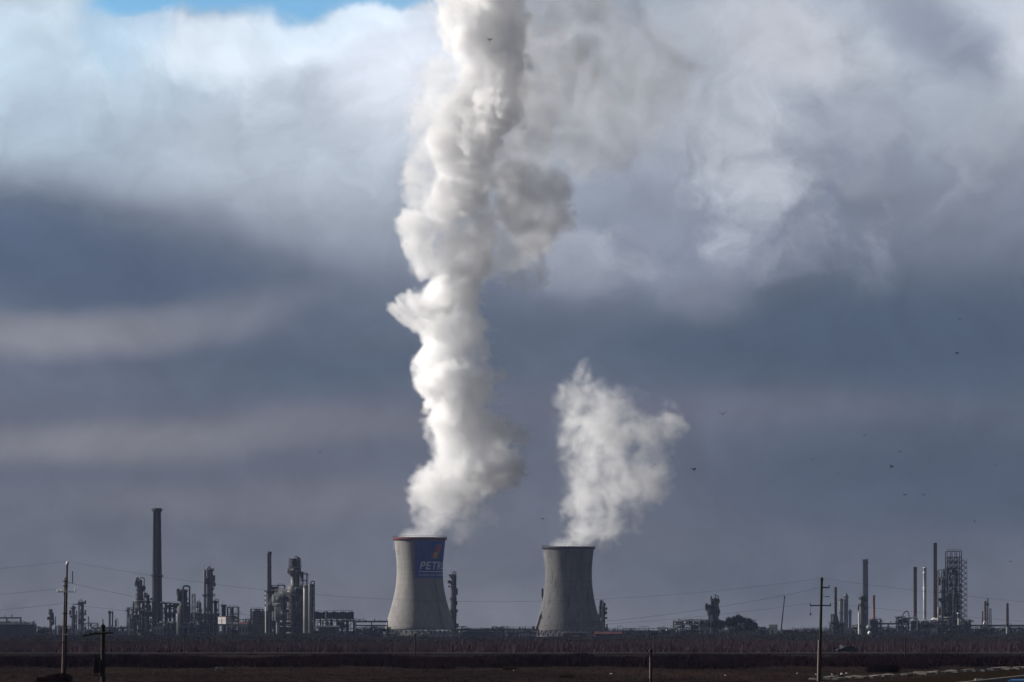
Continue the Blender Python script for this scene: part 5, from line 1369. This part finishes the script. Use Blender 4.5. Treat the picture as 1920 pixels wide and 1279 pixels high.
# ------------------------------------------------------------------ birds
def bird_mesh(flap):
    b = MB()
    b.tube([(0, -.24, .0), (0, -.20, .01), (0, -.12, .02), (0, 0, .02), (0, .12, .01), (0, .22, 0), (0, .30, 0)], [.005, .03, .055, .065, .05, .03, .06], 8)
    for s in (-1, 1):
        xs = [0, .16, .32, .47]; zz = [.03, .03 + .12 * flap, .03 + .16 * flap, .03 + .10 * flap]; ch = [(.12, -.09), (.13, -.09), (.09, -.07), (-.02, -.05)]
        up = []; dn = []
        for x_, z_, (f_, r_) in zip(xs, zz, ch): up += [(s * x_, -f_, z_ + .008), (s * x_, -r_, z_ + .008)]; dn += [(s * x_, -f_, z_ - .008), (s * x_, -r_, z_ - .008)]
        fs = []
        for i in range(3): a = i * 2; fs += [(a, a + 1, a + 3, a + 2), (8 + a, 8 + a + 2, 8 + a + 3, 8 + a + 1), (a, a + 2, a + 10, a + 8), (a + 1, a + 9, a + 11, a + 3)]
        fs += [(6, 7, 15, 14)]
        b.add(up + dn, fs)
    return b
M["feather_dark"] = surf("dark_feathers", (.012, .012, .010), (.02, .02, .022), .8, scale=4)
M["feather_white"] = surf("white_feathers", (.72, .72, .72), (.8, .8, .8), .8, scale=4)
BIRDS = [
 (600, 847, 5, "lone dark bird in the grey sky well left of the tall plume"), (918, 75, 8, "dark bird against the bright top of the tall plume"), (1017, 973, 8, "dark bird left of the short plume base"),
 (1355, 777, 10, "dark bird in the open sky right of the short plume top"), (1799, 598, 6, "highest dark bird in the sky at right"), (1795, 663, 8, "second highest dark bird in the sky at right"),
 (1620, 816, 5, "dark bird in the middle sky, above the three flock mates at right"), (1523, 862, 5, "dark bird leftmost of the right hand flock"), (1570, 889, 4, "faint dark bird above the orange and black stack"),
 (1672, 876, 9, "larger dark bird high above the furnace stacks"), (1697, 928, 9, "larger dark bird directly over the red furnace stacks"), (1731, 929, 6, "dark bird right of the larger one over the furnace stacks"),
 (1687, 847, 6, "faint dark bird just above the larger one at right"), (1745, 861, 4, "tiny dark bird high above the tallest red stack"), (1867, 872, 5, "tiny dark bird near the right edge in mid sky"),
 (1827, 978, 5, "dark bird above and right of the lattice derrick"), (1894, 1053, 6, "dark bird low at the right edge above the rightmost stack"), (1258, 857, 6, "single white bird at the right edge of the short plume"),
 (1228, 871, 4, "tiny dark bird inside the right lobe of the short plume"), (1301, 881, 9, "dark bird right of the single white bird"), (1163, 955, 4, "tiny dark bird before the lower short plume")]
bmesh_a = None; protos = {}
rb_ = random.Random(6)
for i, (px, py, w, lab) in enumerate(BIRDS):
    white = "white bird" in lab and "single white bird at" in lab
    key = ("w" if white else "d", i % 2)
    if key not in protos:
        o = protos[key] = bird_mesh((.2, 1.0)[i % 2]).build("bird", "feather_white" if white else "feather_dark")
    else:
        o = protos[key].copy(); COL.objects.link(o)
    Y = .95 * FPX / w
    Y = min(Y, 1500); sc_ = 1.6 * w * Y / FPX / .95
    o.location = at(px, py, Y); o.scale = (sc_,) * 3
    o.rotation_euler = (rb_.uniform(-.35, .35), rb_.uniform(-.3, .3), rb_.uniform(-.9, .9) + (math.pi if rb_.random() < .5 else 0))
    tag(o, lab, "bird", "birds wheeling over the plant", "thing")
# ------------------------------------------------------------------ steam
def steam_material(name, density, aniso, color=(1, 1, 1)):
    mt = bpy.data.materials.new(name); mt.use_nodes = True
    nt = mt.node_tree; nt.nodes.clear()
    o = nt.nodes.new("ShaderNodeOutputMaterial"); v = nt.nodes.new("ShaderNodeVolumePrincipled")
    v.inputs["Color"].default_value = (*color, 1); v.inputs["Density"].default_value = density; v.inputs["Anisotropy"].default_value = aniso
    nt.links.new(v.outputs[0], o.inputs["Volume"])
    return mt
def steam_group(name, lo, hi, voxel, nstr, warps, edge, mat, source, patch, billows):
    """geometry nodes: a fog whose density falls off from strings of puffs, with its edges torn by noise"""
    ng = bpy.data.node_groups.new(name, "GeometryNodeTree")
    ng.interface.new_socket("Geometry", in_out="INPUT", socket_type="NodeSocketGeometry")
    ng.interface.new_socket("Geometry", in_out="OUTPUT", socket_type="NodeSocketGeometry")
    N, L = ng.nodes, ng.links
    gi = N.new("GeometryNodeObjectInfo"); gi.inputs["Object"].default_value = source; go = N.new("NodeGroupOutput")
    def vm(op, a, b=None):
        n = N.new("ShaderNodeVectorMath"); n.operation = op
        for i, v in enumerate((a, b)):
            if v is None: continue
            if isinstance(v, (tuple, float, int)): n.inputs[i if op != "SCALE" or i == 0 else 3].default_value = v
            else: L.new(v, n.inputs[i if op != "SCALE" or i == 0 else 3])
        return n
    def fm(op, a, b=None, clamp=False):
        n = N.new("ShaderNodeMath"); n.operation = op; n.use_clamp = clamp
        for i, v in enumerate((a, b)):
            if v is None: continue
            if isinstance(v, (int, float)): n.inputs[i].default_value = v
            else: L.new(v, n.inputs[i])
        return n.outputs[0]
    pos = N.new("GeometryNodeInputPosition").outputs[0]
    q = pos
    for i, (size, amp, det) in enumerate(warps):
        nz = N.new("ShaderNodeTexNoise"); nz.inputs["Scale"].default_value = 1.0 / size; nz.inputs["Detail"].default_value = det; nz.inputs["Roughness"].default_value = .6
        off = vm("ADD", pos, (37.0 * i + 11, 5.0 * i, 91.0 * i)).outputs[0]
        L.new(off, nz.inputs["Vector"])
        d = vm("SUBTRACT", nz.outputs["Color"], (.5, .5, .5)).outputs[0]
        q = vm("ADD", q, vm("SCALE", d, amp).outputs[0]).outputs[0]
    # rounded billows on the outside of the steam
    bump = 0.0
    for size, amp in billows:
        vo = N.new("ShaderNodeTexVoronoi"); vo.feature = "F1"; vo.inputs["Scale"].default_value = 1.0 / size
        L.new(q, vo.inputs["Vector"])
        d2 = fm("MULTIPLY", vo.outputs["Distance"], vo.outputs["Distance"])
        b1 = fm("MULTIPLY", fm("SUBTRACT", .30, d2), amp * 2.0)
        bump = b1 if isinstance(bump, float) else fm("ADD", bump, b1)
    dens = None
    for k in range(nstr):
        na = N.new("GeometryNodeInputNamedAttribute"); na.data_type = "INT"; na.inputs[0].default_value = "strand"
        cmp = N.new("FunctionNodeCompare"); cmp.data_type = "INT"; cmp.operation = "EQUAL"
        L.new(na.outputs[0], cmp.inputs[2]); cmp.inputs[3].default_value = k
        sepn = N.new("GeometryNodeSeparateGeometry"); L.new(gi.outputs["Geometry"], sepn.inputs[0]); L.new(cmp.outputs[0], sepn.inputs[1])
        sn = N.new("GeometryNodeSampleNearest"); L.new(sepn.outputs[0], sn.inputs[0]); L.new(q, sn.inputs["Sample Position"])
        def samp(dtype, attr):
            s = N.new("GeometryNodeSampleIndex"); s.data_type = dtype; L.new(sepn.outputs[0], s.inputs[0])
            if attr is None: src = N.new("GeometryNodeInputPosition").outputs[0]
            else:
                a = N.new("GeometryNodeInputNamedAttribute"); a.data_type = "FLOAT"; a.inputs[0].default_value = attr; src = a.outputs[0]
            L.new(src, s.inputs["Value"]); L.new(sn.outputs[0], s.inputs["Index"])
            return s.outputs[0]
        c = samp("FLOAT_VECTOR", None); r = samp("FLOAT", "rad"); dn = samp("FLOAT", "den")
        dist = vm("DISTANCE", q, c).outputs["Value"]
        t = fm("DIVIDE", fm("SUBTRACT", dist, fm("MULTIPLY", bump, fm("MINIMUM", fm("DIVIDE", r, 22.0), 1.0))), r)
        mr = N.new("ShaderNodeMapRange"); mr.interpolation_type = "SMOOTHSTEP"
        mr.inputs["From Min"].default_value = 1.0; mr.inputs["From Max"].default_value = edge; mr.inputs["To Min"].default_value = 0; mr.inputs["To Max"].default_value = 1
        L.new(t, mr.inputs[0])
        d = fm("MULTIPLY", mr.outputs[0], dn)
        dens = d if dens is None else fm("MAXIMUM", dens, d)
    # thinner and thicker patches
    nz = N.new("ShaderNodeTexNoise"); nz.inputs["Scale"].default_value = 1 / 17.0; nz.inputs["Detail"].default_value = 5; nz.inputs["Roughness"].default_value = .6
    L.new(q, nz.inputs["Vector"])
    mr = N.new("ShaderNodeMapRange"); mr.inputs["From Min"].default_value = patch[0]; mr.inputs["From Max"].default_value = patch[1]; mr.inputs["To Min"].default_value = patch[2]; mr.inputs["To Max"].default_value = 1.3
    L.new(nz.outputs[0], mr.inputs[0])
    dens = fm("MULTIPLY", dens, mr.outputs[0])
    dens = fm("MAXIMUM", fm("SUBTRACT", dens, .004), 0.0)
    vc = N.new("GeometryNodeVolumeCube")
    L.new(dens, vc.inputs["Density"])
    vc.inputs["Background"].default_value = 0.0
    vc.inputs["Min"].default_value = lo; vc.inputs["Max"].default_value = hi
    for ax, nm in enumerate(("Resolution X", "Resolution Y", "Resolution Z")):
        vc.inputs[nm].default_value = max(8, int((hi[ax] - lo[ax]) / voxel))
    sm = N.new("GeometryNodeSetMaterial"); sm.inputs["Material"].default_value = mat
    L.new(vc.outputs[0], sm.inputs[0]); L.new(sm.outputs[0], go.inputs[0])
    return ng
def steam_plume(name, label, cat, Y, strands, voxel, warps, edge, density, aniso, depth, group=None, hull_voxel=4.0, seed=1, vapour=.0004, patch=(.36, .62, .12), billows=((30.0, 10.0), (13.0, 7.0), (6.0, 3.8))):
    rr = random.Random(seed)
    P = []; Rd = []; D = []; S_ = []
    for k, (pts, ) in enumerate([(s,) for s in strands]):
        for i in range(len(pts)):
            a = pts[i]; b = pts[i + 1] if i + 1 < len(pts) else None
            steps = 1 if b is None else max(1, int(math.hypot(b[0] - a[0], b[1] - a[1]) / (0.22 * min(a[2], b[2]))))
            for j in range(steps):
                f = j / steps
                g = [a[q] + ((b[q] - a[q]) * f if b is not None else 0) for q in range(5)]
                w = at(g[0], g[1], Y); w.y = Y + g[4] * Y / FPX
                P.append(w); Rd.append(g[2] * Y / FPX); D.append(g[3]); S_.append(k)
    base = P[0].copy()
    # loose hull of the vapour round the steam
    hull = MB()
    for p, r in zip(P[::2], Rd[::2]):
        hull.ball(p - base, r * 1.02, 12)
    hm = bpy.data.meshes.new("hull_tmp"); hm.from_pydata(hull.v, [], hull.f)
    ho = bpy.data.objects.new("hull_tmp", hm); COL.objects.link(ho)
    rm = ho.modifiers.new("r", "REMESH"); rm.mode = "VOXEL"; rm.voxel_size = hull_voxel
    tx = bpy.data.textures.new("puff", "CLOUDS"); tx.noise_scale = 22; tx.noise_depth = 3
    dm = ho.modifiers.new("d", "DISPLACE"); dm.texture = tx; dm.strength = min(14, hull_voxel * 2); dm.mid_level = .5
    dg = bpy.context.evaluated_depsgraph_get(); me = bpy.data.meshes.new_from_object(ho.evaluated_get(dg))
    bpy.data.objects.remove(ho)
    # the puff centres ride along as loose vertices of the hull mesh
    hv = [tuple(v.co) for v in me.vertices]; hf = [tuple(p.vertices) for p in me.polygons]
    me2 = bpy.data.meshes.new(name); me2.from_pydata(hv + [tuple(p - base) for p in P], [], hf)
    me2.polygons.foreach_set("use_smooth", [True] * len(hf))
    bpy.data.meshes.remove(me)
    n0 = len(hv)
    for nm, typ, dat, fill in (("rad", "FLOAT", Rd, 0.0), ("den", "FLOAT", D, 0.0), ("strand", "INT", S_, -1)):
        at_ = me2.attributes.new(nm, typ, "POINT"); at_.data.foreach_set("value", [fill] * n0 + dat)
    me2.materials.append(steam_material(name + "_vapour", vapour, aniso))
    root = bpy.data.objects.new(name, me2); COL.objects.link(root); root.location = base
    tag(root, label, cat, group, "thing")
    mat = steam_material(name + "_steam", density, aniso)
    vd = bpy.data.volumes.new("dense_steam"); vd.materials.append(mat)
    ob = bpy.data.objects.new("dense_steam", vd); COL.objects.link(ob); ob.parent = root
    pad = 8
    lo = tuple(min((p - base)[ax] - r for p, r in zip(P, Rd)) - pad for ax in range(3))
    hi = tuple(max((p - base)[ax] + r for p, r in zip(P, Rd)) + pad for ax in range(3))
    if depth: lo = (lo[0], -depth, lo[2]); hi = (hi[0], depth, hi[2])
    md = ob.modifiers.new("steam", "NODES"); md.node_group = steam_group(name + "_nodes", lo, hi, voxel, len(strands), warps, edge, mat, root, patch, billows)
    return root
# strings of puffs: (px, py, radius px, density, depth offset px) at the tower's own distance
plume_a = [
 [(788, 1014, 31, .3, 0), (791, 996, 37, .22, 0), (802, 955, 55, .28, 0), (830, 918, 66, .5, 0), (874, 884, 68, .95, 0), (890, 850, 64, 1, 0), (876, 805, 66, 1, 0), (849, 762, 64, 1, 0),
  (826, 712, 63, 1, 0), (832, 660, 61, 1, 0), (832, 618, 66, .9, 0), (826, 576, 68, .95, 0), (848, 535, 66, .95, 0), (866, 490, 64, .95, 0), (868, 440, 54, .9, 0), (866, 390, 58, .9, 0),
  (864, 340, 59, .9, 0), (868, 290, 63, .9, 0), (884, 240, 76, .95, 0), (904, 190, 84, .95, 0), (918, 140, 88, .95, 0), (916, 90, 90, .95, 0), (912, 40, 90, .95, 0), (914, -20, 88, .7, 0), (920, -90, 91, .7, 0)],
 [(812, 548, 50, .9, 0), (782, 572, 42, .85, 0), (764, 590, 30, .7, 0), (800, 606, 46, .8, 0)],
 [(905, 320, 62, .35, 5), (955, 345, 80, .36, 12), (985, 392, 80, .40, 14), (1006, 442, 64, .42, 12), (992, 494, 46, .30, 5), (945, 470, 54, .2, 10)],
 [(800, 900, 35, .7, -10), (928, 868, 45, .9, 0), (912, 800, 51, .85, 0), (905, 765, 40, .7, 0), (792, 425, 38, .6, 0), (885, 630, 45, .4, 8), (855, 990, 45, .08, 10), (892, 970, 42, .05, 10), (800, 260, 42, .25, 0), (815, 150, 55, .25, 0)],
 [(960, 260, 106, .16, 10), (1010, 190, 127, .15, 20), (1060, 120, 127, .13, 20), (1040, 30, 138, .11, 20), (1100, 230, 127, .08, 30), (1170, 140, 148, .06, 30)],
]
plume_b = [
 [(1066, 1030, 34, .6, 0), (1068, 1018, 41, .55, 0), (1090, 992, 68, .5, 0), (1112, 962, 75, .48, 0), (1130, 925, 84, .46, 0), (1136, 885, 92, .44, 0), (1130, 845, 92, .44, 0), (1116, 805, 84, .42, 0),
  (1100, 770, 77, .36, 0), (1096, 742, 66, .32, 0), (1102, 716, 44, .3, 0)],
 [(1150, 830, 79, .36, 0), (1200, 815, 68, .38, 0), (1232, 806, 51, .38, 0), (1248, 780, 37, .34, 0)],
 [(1195, 885, 68, .34, 0), (1056, 838, 29, .32, 0), (1160, 745, 40, .10, 0), (1140, 985, 48, .4, 0), (1170, 950, 48, .3, 0)],
]
steam_plume("steam_plume", "tall bright white steam column rising from the red rimmed cooling tower", "steam plume", Y1, plume_a, 1.2, [(75.0, 42.0, 1.0), (26.0, 22.0, 2.0), (7.0, 6.0, 3.0)], .74, .20, .2, 72, seed=2, patch=(.36, .62, .10))
steam_plume("steam_plume", "short torn grey white steam plume over the plain dark rimmed cooling tower", "steam plume", Y2, plume_b, 1.4, [(60.0, 34.0, 1.0), (26.0, 24.0, 2.0), (8.0, 8.0, 3.0)], .45, .115, .2, 58, seed=3, patch=(.43, .62, .02))
# small leaks of steam in the plant
steam_plume("steam_wisp", "small slanting steam wisp drifting across the thin stack", "steam wisp", 2690, [[(503, 1134, 4, .3, 0), (513, 1124, 8, .32, 0), (524, 1113, 11, .25, 0), (540, 1106, 11, .12, 0)], [(518, 1132, 9, .12, 0), (526, 1150, 8, .06, 0)]], .5, [(9.0, 6.0, 2.0), (3.5, 4.0, 3.0)], .2, .16, .2, 8, hull_voxel=1.2, vapour=.0005, billows=((7.0, 2.0), (3.0, 1.0)))
steam_plume("steam_wisp", "faint low steam haze hanging right of the pale stilted cabin", "steam wisp", 2680, [[(432, 1172, 8, .12, 0), (444, 1166, 11, .12, 0), (458, 1162, 9, .07, 0)]], .6, [(9.0, 6.0, 2.0), (3.5, 4.0, 3.0)], .1, .12, .2, 8, hull_voxel=1.2, vapour=.0005, billows=((7.0, 2.0), (3.0, 1.0)))
# ------------------------------------------------------------------ the air between
hz = MB(); hz.box(-2600, -60, -1.0, 2600, 6400, 620)
hm_ = steam_material("haze_air", 2.1e-5, .0, (.50, .62, .96))
haze = hz.build("haze", hm_); tag(haze, "thin blue winter haze lying over the plain", kind="stuff")
